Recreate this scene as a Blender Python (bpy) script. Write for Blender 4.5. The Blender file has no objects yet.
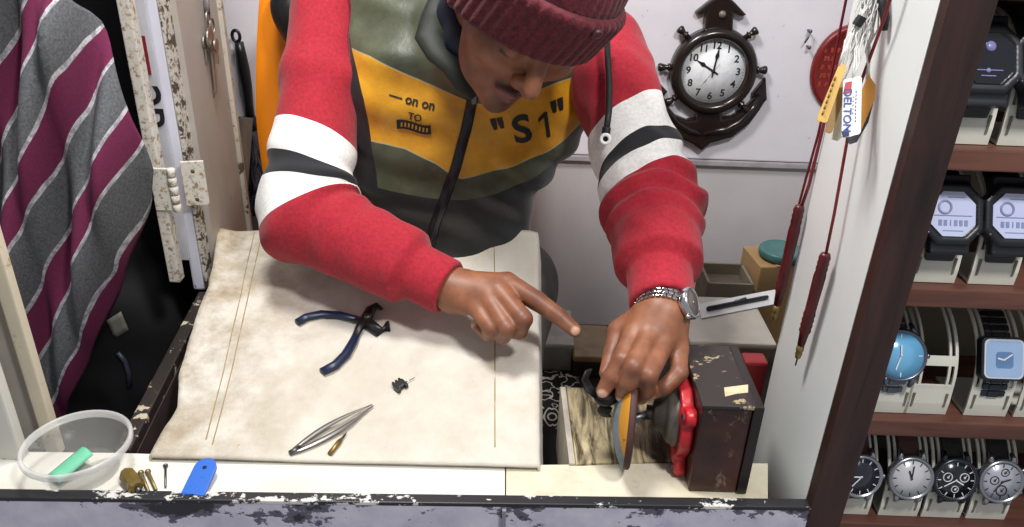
import bpy, bmesh, math, random
import numpy as np
from mathutils import Vector, Matrix, Euler, noise
from mathutils.bvhtree import BVHTree
random.seed(7); rng = np.random.default_rng(7)
PI = math.pi
scn = bpy.context.scene
col = scn.collection

# ------------------------------------------------------------------ camera
f_px = 780.0; PITCH = math.radians(27); ROLL = math.radians(2.05); CAM = np.array([0, 0, 1.494])
Fv = np.array([0, math.cos(PITCH), -math.sin(PITCH)]); U0 = np.array([0, math.sin(PITCH), math.cos(PITCH)]); X0 = np.array([1.0, 0, 0])
Rv = math.cos(ROLL)*X0 + math.sin(ROLL)*U0
Uv = -math.sin(ROLL)*X0 + math.cos(ROLL)*U0
def ray(px, py): return Fv + (px-512)/f_px*Rv - (py-263.5)/f_px*Uv
def P(px, py, Y=None, Z=None, X=None, D=None):
    "world point seen at a measured spot of the photograph, on the plane Y=, Z=, X= or at depth D="
    d = ray(px, py)
    t = Y/d[1] if Y is not None else (Z-CAM[2])/d[2] if Z is not None else X/d[0] if X is not None else D
    return CAM + t*d
def V(a): return Vector([float(v) for v in a])
cd = bpy.data.cameras.new('camera'); cam = bpy.data.objects.new('camera', cd); col.objects.link(cam)
cd.sensor_width = 36; cd.lens = 36*f_px/1024; cd.clip_start = .02
M3 = Matrix((V(Rv), V(Uv), V(-Fv))).transposed()
cam.matrix_world = Matrix.Translation(V(CAM)) @ M3.to_4x4()
scn.camera = cam

# ------------------------------------------------------------------ materials
def lin(c):
    if isinstance(c, str): c = [int(c[i:i+2], 16)/255 for i in (0, 2, 4)]
    return tuple((x/12.92 if x <= .04045 else ((x+.055)/1.055)**2.4) for x in c[:3]) + (1,)
class NT:
    def __init__(s, name):
        s.m = bpy.data.materials.new(name); s.m.use_nodes = True; s.t = s.m.node_tree
        s.b = s.t.nodes['Principled BSDF']; s.co = None
    def n(s, typ, **k):
        o = s.t.nodes.new(typ)
        for a, v in k.items(): setattr(o, a, v)
        return o
    def l(s, a, b): s.t.links.new(a, b)
    def coord(s):
        if s.co is None: s.co = s.n('ShaderNodeTexCoord').outputs['Object']
        return s.co
    def val(s, sock, v):
        if isinstance(v, (int, float)): sock.default_value = v
        elif isinstance(v, tuple): sock.default_value = v
        else: s.l(v, sock)
    def noise(s, scale, detail=4, rough=.55, vec=None, stretch=None, dist=0):
        v = vec or s.coord()
        if stretch:
            mp = s.n('ShaderNodeMapping'); mp.inputs['Scale'].default_value = stretch; s.l(v, mp.inputs['Vector']); v = mp.outputs[0]
        t = s.n('ShaderNodeTexNoise'); t.inputs['Scale'].default_value = scale; t.inputs['Detail'].default_value = detail
        t.inputs['Roughness'].default_value = rough; t.inputs['Distortion'].default_value = dist; s.l(v, t.inputs['Vector'])
        return t.outputs['Fac']
    def ramp(s, fac, a, b):
        r = s.n('ShaderNodeMapRange'); r.inputs['From Min'].default_value = a; r.inputs['From Max'].default_value = b
        s.l(fac, r.inputs['Value']); return r.outputs[0]
    def math(s, op, a, b=0.0, c=None):
        m = s.n('ShaderNodeMath', operation=op); s.val(m.inputs[0], a); s.val(m.inputs[1], b)
        if c is not None: s.val(m.inputs[2], c)
        return m.outputs[0]
    def mix(s, fac, a, b):
        m = s.n('ShaderNodeMix', data_type='RGBA'); s.val(m.inputs[0], fac); s.val(m.inputs[6], a); s.val(m.inputs[7], b)
        return m.outputs[2]
    def attr(s, name): return s.n('ShaderNodeAttribute', attribute_name=name).outputs['Fac']
    def step(s, fac, thr, soft=.0): 
        return s.ramp(fac, thr-soft, thr+soft) if soft else s.math('GREATER_THAN', fac, thr)
    def bump(s, h, strength=.3, dist=.002):
        b = s.n('ShaderNodeBump'); b.inputs['Strength'].default_value = strength; b.inputs['Distance'].default_value = dist
        s.l(h, b.inputs['Height']); s.l(b.outputs[0], s.b.inputs['Normal'])
    def base(s, c): s.val(s.b.inputs['Base Color'], c)
_mats = {}
def mat(name, c, rough=.6, metal=0, var=.12, scale=30, bump=0, bscale=None, spec=None, coat=0, stretch=None):
    if name in _mats: return _mats[name]
    s = NT(name); c = lin(c)
    n = s.noise(scale, 4, stretch=stretch)
    dk = tuple(x*(1-var*1.6) for x in c[:3])+(1,); lt = tuple(min(1, x*(1+var)) for x in c[:3])+(1,)
    s.base(s.mix(s.ramp(n, .3, .7), dk, lt))
    s.b.inputs['Roughness'].default_value = rough; s.b.inputs['Metallic'].default_value = metal
    if spec is not None: s.b.inputs['Specular IOR Level'].default_value = spec
    if coat: s.b.inputs['Coat Weight'].default_value = coat; s.b.inputs['Coat Roughness'].default_value = .1
    if bump: s.bump(s.noise(bscale or scale*6, 3), bump, .001)
    _mats[name] = s.m; return s.m
def worn(name, c, under, thr=.62, scale=14, rust=None, rthr=.6, rough=.55, under2=None, fine=90, stretch=None, dirt=.25):
    "chipped or peeling paint: the coat, what shows under it, some rust or grime"
    if name in _mats: return _mats[name]
    s = NT(name); a = s.noise(scale, 8, .65, stretch=stretch); b = s.noise(fine, 4, .6)
    k = s.math('ADD', s.math('MULTIPLY', a, .75), s.math('MULTIPLY', b, .25))
    coat = s.mix(s.ramp(s.noise(6, 3), .35, .75), lin(c), tuple(x*(1-dirt) for x in lin(c)[:3])+(1,))
    if rust: coat = s.mix(s.ramp(s.noise(scale*2.2, 6, .7), rthr, rthr+.12), coat, lin(rust))
    chip = s.ramp(k, thr, thr+.015)
    s.base(s.mix(chip, coat, lin(under)))
    s.b.inputs['Roughness'].default_value = rough
    s.bump(s.math('SUBTRACT', 1.0, chip), .35, .0015)
    _mats[name] = s.m; return s.m
def glass(name, c='ffffff', rough=.05, alpha=.2):
    if name in _mats: return _mats[name]
    s = NT(name); s.base(lin(c)); s.b.inputs['Roughness'].default_value = rough
    s.b.inputs['Alpha'].default_value = alpha; _mats[name] = s.m; return s.m

# ------------------------------------------------------------------ objects
ROOTM = {}
def tag(o, label=None, cat=None, group=None, kind=None):
    if label: o['label'] = label
    if cat: o['category'] = cat
    if group: o['group'] = group
    if kind: o['kind'] = kind
    return o
def thing(name, label, cat, loc=(0, 0, 0), mrot=None, group=None):
    o = bpy.data.objects.new(name, None); col.objects.link(o); o.empty_display_size = .02
    m = Matrix.Translation(V(loc)) @ (mrot.to_4x4() if mrot is not None else Matrix())
    o.matrix_world = m; ROOTM[o.name] = m
    return tag(o, label, cat, group)
def rootm(o):
    while o.parent: o = o.parent
    return ROOTM.get(o.name, Matrix())
def link(name, me, m, parent=None, world=False):
    if m is not None:
        for q in (m if isinstance(m, (list, tuple)) else [m]): me.materials.append(q)
    o = bpy.data.objects.new(name, me); col.objects.link(o)
    if parent is not None:
        if world: me.transform(rootm(parent).inverted())
        o.parent = parent
    return o
def dup(o, loc=None, label=None, parent=None):
    c = o.copy(); col.objects.link(c)
    if parent is not None: c.parent = parent
    for ch in list(o.children): dup(ch, None, None, c)
    if loc is not None:
        c.location = V(loc)
        ROOTM[c.name] = Matrix.Translation(V(loc)) @ c.rotation_euler.to_matrix().to_4x4()
    if label: c['label'] = label
    return c
def frame(z, x=None):
    "rotation whose local z is z and local x is close to x"
    z = V(z).normalized(); x = V(x) if x is not None else (Vector((1, 0, 0)) if abs(z.x) < .9 else Vector((0, 1, 0)))
    x = (x - z*x.dot(z)).normalized(); y = z.cross(x)
    return Matrix((x, y, z)).transposed()
class MB:
    def __init__(s): s.bm = bmesh.new(); s.mi = 0
    def _new(s, vs, fs, smooth=False):
        v = [s.bm.verts.new(V(p)) for p in vs]
        for q in fs:
            try:
                fc = s.bm.faces.new([v[i] for i in q]); fc.smooth = smooth; fc.material_index = s.mi
            except ValueError: pass
        return s
    def box(s, c, d, rot=None, bev=0):
        c = V(c); r = rot.to_3x3() if rot is not None else Matrix.Identity(3)
        t = bmesh.new(); bmesh.ops.create_cube(t, size=1)
        for v in t.verts: v.co = Vector((v.co.x*d[0], v.co.y*d[1], v.co.z*d[2]))
        if bev: bmesh.ops.bevel(t, geom=t.edges[:], offset=bev, segments=2, affect='EDGES', profile=.6)
        t.verts.index_update()
        s._new([c + r@v.co for v in t.verts], [[v.index for v in q.verts] for q in t.faces], False); t.free(); return s
    def lathe(s, prof, c=(0, 0, 0), rot=None, n=32, smooth=True, caps=True, a0=0, a1=2*PI, sx=1, sy=1):
        c = V(c); r = rot.to_3x3() if rot is not None else Matrix.Identity(3)
        vs, fs = [], []; full = abs(a1-a0-2*PI) < 1e-6; m = n if full else n+1
        for (rad, z) in prof:
            for i in range(m):
                a = a0+(a1-a0)*i/n
                vs.append(c + r@Vector((rad*math.cos(a)*sx, rad*math.sin(a)*sy, z)))
        for j in range(len(prof)-1):
            for i in range(n):
                k = (i+1) % m
                fs.append((j*m+i, j*m+k, (j+1)*m+k, (j+1)*m+i))
        if full and caps:
            if prof[0][0] > 1e-6: fs.append(tuple(range(m))[::-1])
            if prof[-1][0] > 1e-6: fs.append(tuple((len(prof)-1)*m+i for i in range(m)))
        return s._new(vs, fs, smooth)
    def cyl(s, a, b, r0, r1=None, n=20, bev=0):
        a, b = V(a), V(b); L = (b-a).length; r1 = r0 if r1 is None else r1
        pr = [(r0, 0), (r1, L)] if not bev else [(r0-bev, 0), (r0, bev), (r1, L-bev), (r1-bev, L)]
        return s.lathe(pr, a, frame(b-a), n)
    def tube(s, pts, r, n=10, caps=True, flat=1.0, up=None):
        pts = [V(p) for p in pts]; rr = r if isinstance(r, (list, tuple)) else [r]*len(pts)
        vs, fs = [], []; prev = V(up) if up is not None else None
        for i, p in enumerate(pts):
            t = (pts[min(i+1, len(pts)-1)]-pts[max(i-1, 0)]).normalized()
            fr = frame(t, prev); prev = fr.col[0]
            for k in range(n):
                a = 2*PI*k/n; vs.append(p + fr@Vector((math.cos(a)*rr[i], math.sin(a)*rr[i]*flat, 0)))
        for i in range(len(pts)-1):
            for k in range(n):
                q = (k+1) % n; fs.append((i*n+k, i*n+q, (i+1)*n+q, (i+1)*n+k))
        if caps: fs += [tuple(range(n))[::-1], tuple((len(pts)-1)*n+k for k in range(n))]
        return s._new(vs, fs, True)
    def prism(s, poly, d, c=(0, 0, 0), rot=None, bev=0):
        "polygon in local xy, thickness d along local z"
        c = V(c); r = rot.to_3x3() if rot is not None else Matrix.Identity(3)
        t = bmesh.new(); vs = [t.verts.new((p[0], p[1], 0)) for p in poly]; fc = t.faces.new(vs); fc.normal_update()
        if fc.normal.z < 0: fc.normal_flip()
        ex = bmesh.ops.extrude_face_region(t, geom=[fc]); up = [g for g in ex['geom'] if isinstance(g, bmesh.types.BMVert)]
        for v in up: v.co.z += d
        if bev:
            ups = set(up); ed = [e for e in t.edges if e.verts[0] in ups and e.verts[1] in ups]
            bmesh.ops.bevel(t, geom=ed, offset=bev, segments=2, affect='EDGES', profile=.6)
        bmesh.ops.recalc_face_normals(t, faces=t.faces[:]); bmesh.ops.triangulate(t, faces=[q for q in t.faces if len(q.verts) > 4])
        t.verts.index_update()
        s._new([c + r@v.co for v in t.verts], [[v.index for v in q.verts] for q in t.faces]); t.free(); return s
    def grid(s, fn, nu, nv, smooth=True):
        vs = [fn(i/nu, j/nv) for j in range(nv+1) for i in range(nu+1)]
        fs = [(j*(nu+1)+i, j*(nu+1)+i+1, (j+1)*(nu+1)+i+1, (j+1)*(nu+1)+i) for j in range(nv) for i in range(nu)]
        return s._new(vs, fs, smooth)
    def raw(s, vs, fs, smooth=False): return s._new(vs, fs, smooth)
    def build(s, name, m, parent=None, world=False, solid=0, recalc=True):
        if recalc: bmesh.ops.recalc_face_normals(s.bm, faces=s.bm.faces[:])
        me = bpy.data.meshes.new(name); s.bm.to_mesh(me); s.bm.free()
        o = link(name, me, m, parent, world)
        if solid:
            md = o.modifiers.new('thickness', 'SOLIDIFY'); md.thickness = solid; md.offset = 0
        return o
def text_geo(body, size=1.0, bold=0.0):
    cu = bpy.data.curves.new('txt', 'FONT'); cu.body = body; cu.size = size; cu.align_x = 'CENTER'; cu.align_y = 'CENTER'; cu.offset = bold
    cu.resolution_u = 4
    o = bpy.data.objects.new('txt', cu); col.objects.link(o); bpy.context.view_layer.update()
    me = o.evaluated_get(bpy.context.evaluated_depsgraph_get()).to_mesh()
    vs = [v.co.copy() for v in me.vertices]; fs = [tuple(q.vertices) for q in me.polygons]
    bpy.data.objects.remove(o); bpy.data.curves.remove(cu)
    return vs, fs
def add_text(mb, body, size, c, rot, bold=0.0):
    vs, fs = text_geo(body, size, bold); r = rot.to_3x3(); c = V(c)
    mb.raw([c + r@v for v in vs], fs)

# ------------------------------------------------------------------ distance-field modelling (bodies, cloth, rounded castings)
def A(*v): return np.array(v, dtype=np.float32)
def ell(p, c, r):
    q = p-np.asarray(c, np.float32); r = np.asarray(r, np.float32)
    k0 = np.linalg.norm(q/r, axis=1); k1 = np.linalg.norm(q/(r*r), axis=1)+1e-9
    return k0*(k0-1)/k1
def sph(p, c, r): return np.linalg.norm(p-np.asarray(c, np.float32), axis=1)-r
def rc(p, a, b, ra, rb):
    a = np.asarray(a, np.float32); b = np.asarray(b, np.float32); ab = b-a; t = np.clip((p-a)@ab/(ab@ab+1e-12), 0, 1)
    return np.linalg.norm(p-a-t[:, None]*ab, axis=1)-(ra+(rb-ra)*t)
def smin(a, b, k):
    h = np.clip(.5+.5*(b-a)/k, 0, 1); return b*(1-h)+a*h-k*h*(1-h)
def smax(a, b, k): return -smin(-a, -b, k)
def chain(p, pts, rad, k=.0):
    d = None
    for i in range(len(pts)-1):
        e = rc(p, pts[i], pts[i+1], rad[i], rad[i+1]); d = e if d is None else (smin(d, e, k) if k else np.minimum(d, e))
    return d
def sdf_mesh(fn, lo, hi, h, B=8, margin=1.5):
    lo = np.asarray(lo, float); nb = np.ceil((np.asarray(hi)-lo)/(h*B)).astype(int)
    bc = np.stack(np.meshgrid(*[np.arange(n) for n in nb], indexing='ij'), -1).reshape(-1, 3)
    ctr = lo+(bc+.5)*h*B
    dv = fn(ctr.astype(np.float32)); act = np.abs(dv) < h*B*.87*margin
    N = nb*B+1
    S = np.repeat(np.repeat(np.repeat(np.where(dv < 0, -1, 1).astype(np.float32).reshape(nb), B, 0), B, 1), B, 2)
    S = np.pad(S, ((0, 1),)*3, mode='edge')
    loc = np.stack(np.meshgrid(*[np.arange(B+1)]*3, indexing='ij'), -1).reshape(-1, 3)
    ab = bc[act]
    for i in range(0, len(ab), 400):
        idx = (ab[i:i+400, None, :]*B+loc[None]).reshape(-1, 3)
        S[idx[:, 0], idx[:, 1], idx[:, 2]] = fn((lo+idx*h).astype(np.float32))
    neg = S < 0
    cnt = np.zeros(N-1, np.int8)
    for dx in (0, 1):
        for dy in (0, 1):
            for dz in (0, 1): cnt += neg[dx:N[0]-1+dx, dy:N[1]-1+dy, dz:N[2]-1+dz]
    cells = np.argwhere((cnt > 0) & (cnt < 8)); del cnt
    vid = np.full(N-1, -1, np.int32); vid[tuple(cells.T)] = np.arange(len(cells))
    acc = np.zeros((len(cells), 3)); num = np.zeros(len(cells))
    corners = [(a, b, c) for a in (0, 1) for b in (0, 1) for c in (0, 1)]
    for ca in corners:
        for ax in range(3):
            if ca[ax]: continue
            cb = list(ca); cb[ax] = 1
            a = S[tuple((cells+ca).T)]; b = S[tuple((cells+cb).T)]; m = (a < 0) != (b < 0)
            t = np.where(m, a/(a-b+1e-20), 0)
            pt = np.tile(np.array(ca, float), (len(cells), 1)); pt[:, ax] += t
            acc[m] += pt[m]; num[m] += 1
    verts = lo+(cells+acc/num[:, None])*h
    faces = []
    for ax in range(3):
        u, v = (ax+1) % 3, (ax+2) % 3
        sl0 = [slice(None)]*3; sl1 = [slice(None)]*3; sl0[ax] = slice(0, -1); sl1[ax] = slice(1, None)
        a = neg[tuple(sl0)]; b = neg[tuple(sl1)]
        e = np.argwhere(a != b); ok = (e[:, u] > 0) & (e[:, v] > 0) & (e[:, u] < N[u]-1) & (e[:, v] < N[v]-1); e = e[ok]
        fl = a[tuple(e.T)]
        def g(du, dv_):
            q = e.copy(); q[:, u] += du; q[:, v] += dv_; return vid[tuple(q.T)]
        qd = np.stack([g(-1, -1), g(0, -1), g(0, 0), g(-1, 0)], 1)
        qd[~fl] = qd[~fl][:, ::-1]; faces.append(qd)
    faces = np.concatenate(faces); faces = faces[(faces >= 0).all(1)]
    return verts, faces
def laplace(v, fc, n=2, k=.5):
    for _ in range(n):
        s = np.zeros_like(v); c = np.zeros(len(v))
        for i in range(4):
            a = fc[:, i]; b = fc[:, (i+1) % 4]
            np.add.at(s, a, v[b]); np.add.at(c, a, 1); np.add.at(s, b, v[a]); np.add.at(c, b, 1)
        v = v*(1-k)+k*s/np.maximum(c, 1)[:, None]
    return v
def np_mesh(name, v, fc, m, parent=None, attrs=None, world=True):
    me = bpy.data.meshes.new(name); nv, nf = len(v), len(fc)
    me.vertices.add(nv); me.vertices.foreach_set('co', np.asarray(v, np.float32).ravel())
    me.loops.add(nf*4); me.loops.foreach_set('vertex_index', np.asarray(fc, np.int32).ravel())
    me.polygons.add(nf); me.polygons.foreach_set('loop_start', np.arange(0, nf*4, 4, dtype=np.int32))
    me.polygons.foreach_set('use_smooth', np.ones(nf, bool))
    me.update(calc_edges=True); me.validate()
    for k, a in (attrs or {}).items():
        at = me.attributes.new(k, 'FLOAT', 'POINT'); at.data.foreach_set('value', np.asarray(a, np.float32))
    return link(name, me, m, parent, world)
def vnoise(p, scale, seed=0):
    "cheap smooth pseudo-noise, vectorised"
    q = p*scale; r = 0
    rs = np.random.default_rng(seed)
    for i in range(5):
        k = rs.normal(size=3); ph = rs.uniform(0, 6.28); r = r+np.sin(q@k.astype(np.float32)+ph)
    return r/5
def polyf(pts):
    pts = sorted(pts); xs = [a for a, b in pts]; ys = [b for a, b in pts]
    return lambda u: np.interp(u, xs, ys)

#@@SETTING
# ------------------------------------------------------------------ the setting
FLOOR = .46
def struct(mb, name, m, **k): return tag(mb.build(name, m, **k), kind='structure')
m_concrete = mat('concrete floor', '6f6a66', .85, 0, .25, 12, .3)
m_dark = mat('painted shade wall', '0a0a10', .95, 0, .2, 8)  # near-black colour puts the shade of the left recess into its surfaces
# upper wall board, lower plaster
def wall_paint(name, c, grime, vert):
    s = NT(name)
    a = s.noise(5, 6, .6); b = s.noise(55, 5, .7); sm = s.noise(3, 5, .6, stretch=(1, 1, .35))
    c1 = s.mix(s.ramp(a, .35, .75), lin(c), tuple(x*.86 for x in lin(c)[:3])+(1,))
    c2 = s.mix(s.math('MULTIPLY', s.ramp(sm, .5, .8), vert), c1, lin(grime))
    c3 = s.mix(s.math('MULTIPLY', s.ramp(b, .66, .74), .55), c2, lin('6b6468'))
    s.base(c3); s.b.inputs['Roughness'].default_value = .7; s.bump(s.noise(25, 5), .15, .003); return s.m
m_upper = wall_paint('white painted board', 'e3dfe6', 'c9c4cc', .25)
m_lower = wall_paint('grey plaster', 'c9c4c5', '9b9597', .6)
WZ = .935
struct(MB().box((.1, 1.63, (FLOOR+WZ)/2), (3.4, .06, WZ-FLOOR)), 'wall_back', m_lower)
b = MB().box((.1, 1.60, 1.80), (3.4, .02, 1.7), bev=.003)
struct(b, 'wall_upper', m_upper)
b = MB().box((.1, 1.593, WZ+.007), (3.4, .012, .012), bev=.002)
struct(b, 'trim_1', mat('grey trim', 'a39da1', .6, 0, .2, 20))
struct(MB().box((.1, 1.0, FLOOR-.02), (3.4, 1.3, .04)), 'floor', m_concrete)
# dark recess on the left
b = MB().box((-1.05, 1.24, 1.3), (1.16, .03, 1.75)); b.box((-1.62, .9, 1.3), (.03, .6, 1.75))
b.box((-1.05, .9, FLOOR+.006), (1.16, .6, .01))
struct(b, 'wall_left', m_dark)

# ---- hinged shutter leaf and its frame on the left
m_postA = worn('rusty white paint', 'd5d1c6', '8a7c68', .585, 60, '94714a', .52, .6, fine=220, dirt=.3)
m_postB = worn('chipped lavender white paint', 'd6d5e2', '3b3838', .63, 26, None, .6, .5, fine=160, stretch=(1, 1, .3))
m_leaf = worn('stained beige paint', 'aba39a', '8a7c6a', .70, 10, '8d7f72', .62, .55, fine=60, stretch=(1, 1, .25))
m_strip = worn('dirty beige strip', 'bdb3a4', '4a4036', .58, 30, '8d7a60', .55, .6)
door = thing('door_1', None, None, (-.46, 1.03, .93)); tag(door, kind='structure')
m_yb = P(169, 282, Y=1.0)[2]
xA = float(P(116, 0, Y=1.0)[0]); HT = 1.75
MB().box((xA+.008, 1.008, (m_yb+HT)/2), (.016, .018, HT-m_yb), bev=.002).build('frame_post', m_postA, door, True)
# lettered board in the gap between the posts
sb = MB().box((float(P(133, 0, Y=1.03)[0]), 1.034, (.955+HT)/2), (.026, .006, HT-.955))
sign = sb.build('lettered_board', mat('board white', 'b9b9bf', .5, 0, .08), door, True)
rt = frame((0, -1, 0), (0, 0, 1))
tx = MB(); q = P(151, 107, Y=1.031); add_text(tx, 'de', .062, (q[0]-.003, 1.0305, q[2]), rt, .0008)
tx.build('letters', mat('letter black', '15151b', .5), sign, True)
q = P(143, 55, Y=1.031); MB().box((q[0]-.004, 1.0305, q[2]), (.022, .002, .05)).build('red_patch', mat('patch red', '7c1d22', .5), sign, True)
# leaf: front edge post B then the beige face running back
XB = -.452
for (px0, px1, y) in ((158, 180, 1.045),):
    xb0, xb1 = float(P(145, 0, Y=1.045)[0]), float(P(159, 0, Y=1.045)[0])
zb = float(P(203, 288, Y=1.045)[2])
MB().box(((xb0+xb1)/2, 1.05, (zb+HT)/2), (xb1-xb0, .022, HT-zb), bev=.003).build('leaf_edge', m_postB, door, True)
b = MB().box((xb1+.004, 1.05, (zb+HT)/2), (.006, .026, HT-zb-.01)); b.build('edge_bead', worn('flaking bead', 'c9c4ba', '4d4234', .52, 60, '6a5436', .5, .7, fine=200), door, True)
xp0, yp0 = xb1+.008, 1.06; q = P(221, 60, Y=1.25); xp1, yp1 = float(q[0]), 1.25
dv = Vector((xp1-xp0, yp1-yp0, 0)); L = dv.length
rl = Matrix.Rotation(math.atan2(dv.y, dv.x), 3, 'Z')
MB().box(((xp0+xp1)/2, (yp0+yp1)/2, (.60+HT)/2), (L, .014, HT-.60), rl).build('leaf_panel', m_leaf, door, True)
MB().box((xp1+.004, yp1, (.60+HT)/2), (.014, .02, HT-.60), rl, .002).build('rear_strip', m_strip, door, True)
# hinge
h0 = P(174, 190, Y=.997); hz = float(h0[2])
hx0, hx1 = float(P(152, 190, Y=.997)[0]), float(P(194, 190, Y=.997)[0]); hm = float(P(174.5, 190, Y=.997)[0])
hg = MB().box(((hx0+hm)/2-.002, .998, hz), (hm-hx0-.006, .005, .062), bev=.001).build('hinge', m_postA, door, True)
MB().box(((hm+hx1)/2+.002, 1.03, hz-.002), (hx1-hm+.004, .005, .066), Matrix.Rotation(.25, 3, 'Z'), .001).build('hinge_plate', m_postA, hg, True)
for k in range(5):
    z = hz-.026+k*.013; MB().cyl((hm, .996, z-.0058), (hm, .996, z+.0058), .0058, n=14, bev=.001).build('hinge_knuckle', m_postA, hg, True)
for (sx, sz) in ((.007, .02), (.007, -.022)):
    MB().lathe([(.003, 0), (.002, .0015), (0, .002)], (hx1-sx, 1.018, hz+sz), frame((0, -1, 0)), 12).build('screw', mat('rust', '4a3523', .7), hg, True)

# ---- front left corner post
m_cream = worn('yellowed cream paint', 'd6cbb4', '7d6c50', .60, 18, 'a28b5a', .6, .6, fine=120)
m_pgrey = worn('greyed white paint', 'bcb6ae', '6d6359', .59, 12, '8a7b68', .64, .6)
tl = thing('trim_2', None, None, (-.52, .70, .9)); tag(tl, kind='structure')
q0, q1 = P(38, 425, Y=.69), P(52, 425, Y=.69)
MB().box(((q0[0]+q1[0])/2, .695, (.875+1.75)/2), (q1[0]-q0[0], .012, .875), bev=.002).build('post_edge', m_cream, tl, True)
MB().box((q0[0]-.06, .705, (.875+1.75)/2), (.124, .012, .875)).build('post_face', m_pgrey, tl, True)
q2 = P(16, 440, Y=.655)
MB().box((q2[0]-.05, .662, (.875+1.75)/2), (.1, .014, .875), bev=.003).build('outer_board', worn('flaking white board', 'd9d6cd', '77695a', .60, 22, '8f7b55', .6, .6), tl, True)

# ---- stall counter
s = NT('peeling lavender paint'); k = s.noise(9, 7, .62, stretch=(.7, 1, 1.6)); k2 = s.noise(80, 4, .6); sz = s.n('ShaderNodeSeparateXYZ'); s.l(s.coord(), sz.inputs[0])
top = s.ramp(sz.outputs[2], .405, .437); kk = s.math('ADD', s.math('ADD', s.math('MULTIPLY', k, .75), s.math('MULTIPLY', k2, .22)), s.math('MULTIPLY', top, .085))
c = s.mix(s.ramp(s.noise(30, 5, .6), .35, .7), lin('cfccdb'), lin('b4b0c4')); c = s.mix(s.ramp(kk, .575, .585), c, lin('5a5868')); c = s.mix(s.ramp(kk, .615, .625), c, lin('2c2b33')); s.base(c)
s.b.inputs['Roughness'].default_value = .5; s.bump(s.math('SUBTRACT', 1.0, s.ramp(kk, .57, .58)), .3, .0015); m_front = s.m
m_rim = worn('chipped black rim', '26262a', 'cfcdc8', .55, 34, None, .6, .45, fine=160, stretch=(.5, 1, 1))
A0, A1 = P(-30, 496.6, Z=.9), P(823, 507, Z=.9)
ct = thing('counter', None, None, (-.1, .62, FLOOR)); tag(ct, kind='structure')
dv = V(A1-A0); L = dv.length; yaw = math.atan2(dv.y, dv.x); rc3 = Matrix.Rotation(yaw, 3, 'Z'); mid = V((A0+A1)/2); nn = rc3@Vector((0, 1, 0))
MB().box(mid+nn*.004+Vector((0, 0, (FLOOR-.9)/2-.002)), (L, .012, .9-FLOOR), rc3).build('front_panel', m_front, ct, True)
MB().box(mid+nn*.004+Vector((0, 0, -.001)), (L, .013, .005), rc3, .0012).build('top_rim', m_rim, ct, True)
jm = P(504, 515, Z=.885)
MB().box((jm[0], jm[1]-.001, .80), (.004, .008, .19), rc3).build('panel_joint', mat('joint grey', '8a8794', .6), ct, True)
# ledge: pale board at the left, cream rexine at the right
def ledge(pxs_front, pxs_back, m, name, z=.897, th=.012):
    fr = [P(x, y, Z=z) for x, y in pxs_front]; bk = [P(x, y, Z=z) for x, y in pxs_back]
    poly = [(p[0], p[1]) for p in fr]+[(p[0], p[1]) for p in bk[::-1]]
    return MB().prism(poly, th, (0, 0, z-th), bev=.0012).build(name, m, ct, True)
s = NT('pale ledge board'); k = s.ramp(s.noise(5, 5, .6, stretch=(1, 2, 1)), .4, .8); c = s.mix(k, lin('e6e4dc'), lin('cdc9b4'))
c = s.mix(s.math('MULTIPLY', s.ramp(s.noise(40, 6, .7), .62, .72), .5), c, lin('a89f86')); s.base(c); s.b.inputs['Roughness'].default_value = .45
m_ledge = s.m
ledge([(-20, 498), (505, 500)], [(-10, 451), (120, 453), (505, 465)], m_ledge, 'ledge_board')
s = NT('cream rexine'); k = s.ramp(s.noise(8, 6, .65), .4, .75); c = s.mix(k, lin('dcd5c0'), lin('b5a98c'))
c = s.mix(s.math('MULTIPLY', s.ramp(s.noise(30, 6, .7), .58, .72), .6), c, lin('8d8065')); s.base(c); s.b.inputs['Roughness'].default_value = .5; s.bump(s.noise(14, 4), .4, .004)
m_rex = s.m
ledge([(506, 500), (768, 504)], [(506, 465), (692, 463), (768, 463)], m_rex, 'ledge_cover')
# side rail with chipped dark paint, board under it
m_rail = worn('chipped brown black paint', '2a2320', 'b8ad98', .57, 30, '6b5f45', .6, .5, fine=110)
r0, r1 = P(205, 291, Z=.9), P(122, 450, Z=.9); r0[1] = 1.035
dv = V(r1-r0); ang = math.atan2(dv.y, dv.x)
MB().box(V((r0+r1)/2)+Vector((0, 0, -.008)), (dv.length, .018, .016), Matrix.Rotation(ang, 3, 'Z'), .002).build('side_rail', m_rail, ct, True)
MB().box(V((r0+r1)/2)+Vector((.004, 0, -.23)), (dv.length, .012, .43), Matrix.Rotation(ang, 3, 'Z')).build('side_board', mat('dark board', '3a2c2a', .7, 0, .3, 12), ct, True)

# ---- watch cabinet shell on the right
m_wood = NT('dark brown varnished wood'); k = m_wood.noise(6, 8, .6, stretch=(6, 6, .6), dist=1.2)
m_wood.base(m_wood.mix(m_wood.ramp(k, .3, .72), lin('150b09'), lin('3f2620'))); m_wood.b.inputs['Roughness'].default_value = .5
m_wood.bump(k, .2, .002); m_wood = m_wood.m
m_shelf = NT('brown shelf wood'); k = m_shelf.noise(7, 8, .6, stretch=(.6, 6, 6), dist=1)
m_shelf.base(m_shelf.mix(m_shelf.ramp(k, .3, .72), lin('4a2c24'), lin('744a3c'))); m_shelf.b.inputs['Roughness'].default_value = .55; m_shelf = m_shelf.m
m_side = worn('white painted side panel', 'e8ecea', '77716a', .74, 16, None, .6, .42, fine=120, dirt=.06)
XS = .324; CY0, CY1 = .62, .80; CX1 = .70; CZ0, CZ1 = .55, 1.62
cab = thing('watch_cabinet', 'open dark brown wooden display cabinet holding wristwatches in rows on shelves', 'cabinet', (.45, .70, CZ0))
MB().box((XS+.018, CY0+.008, (CZ0+CZ1)/2), (.036, .016, CZ1-CZ0), bev=.002).build('front_post', m_wood, cab, True)
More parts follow.
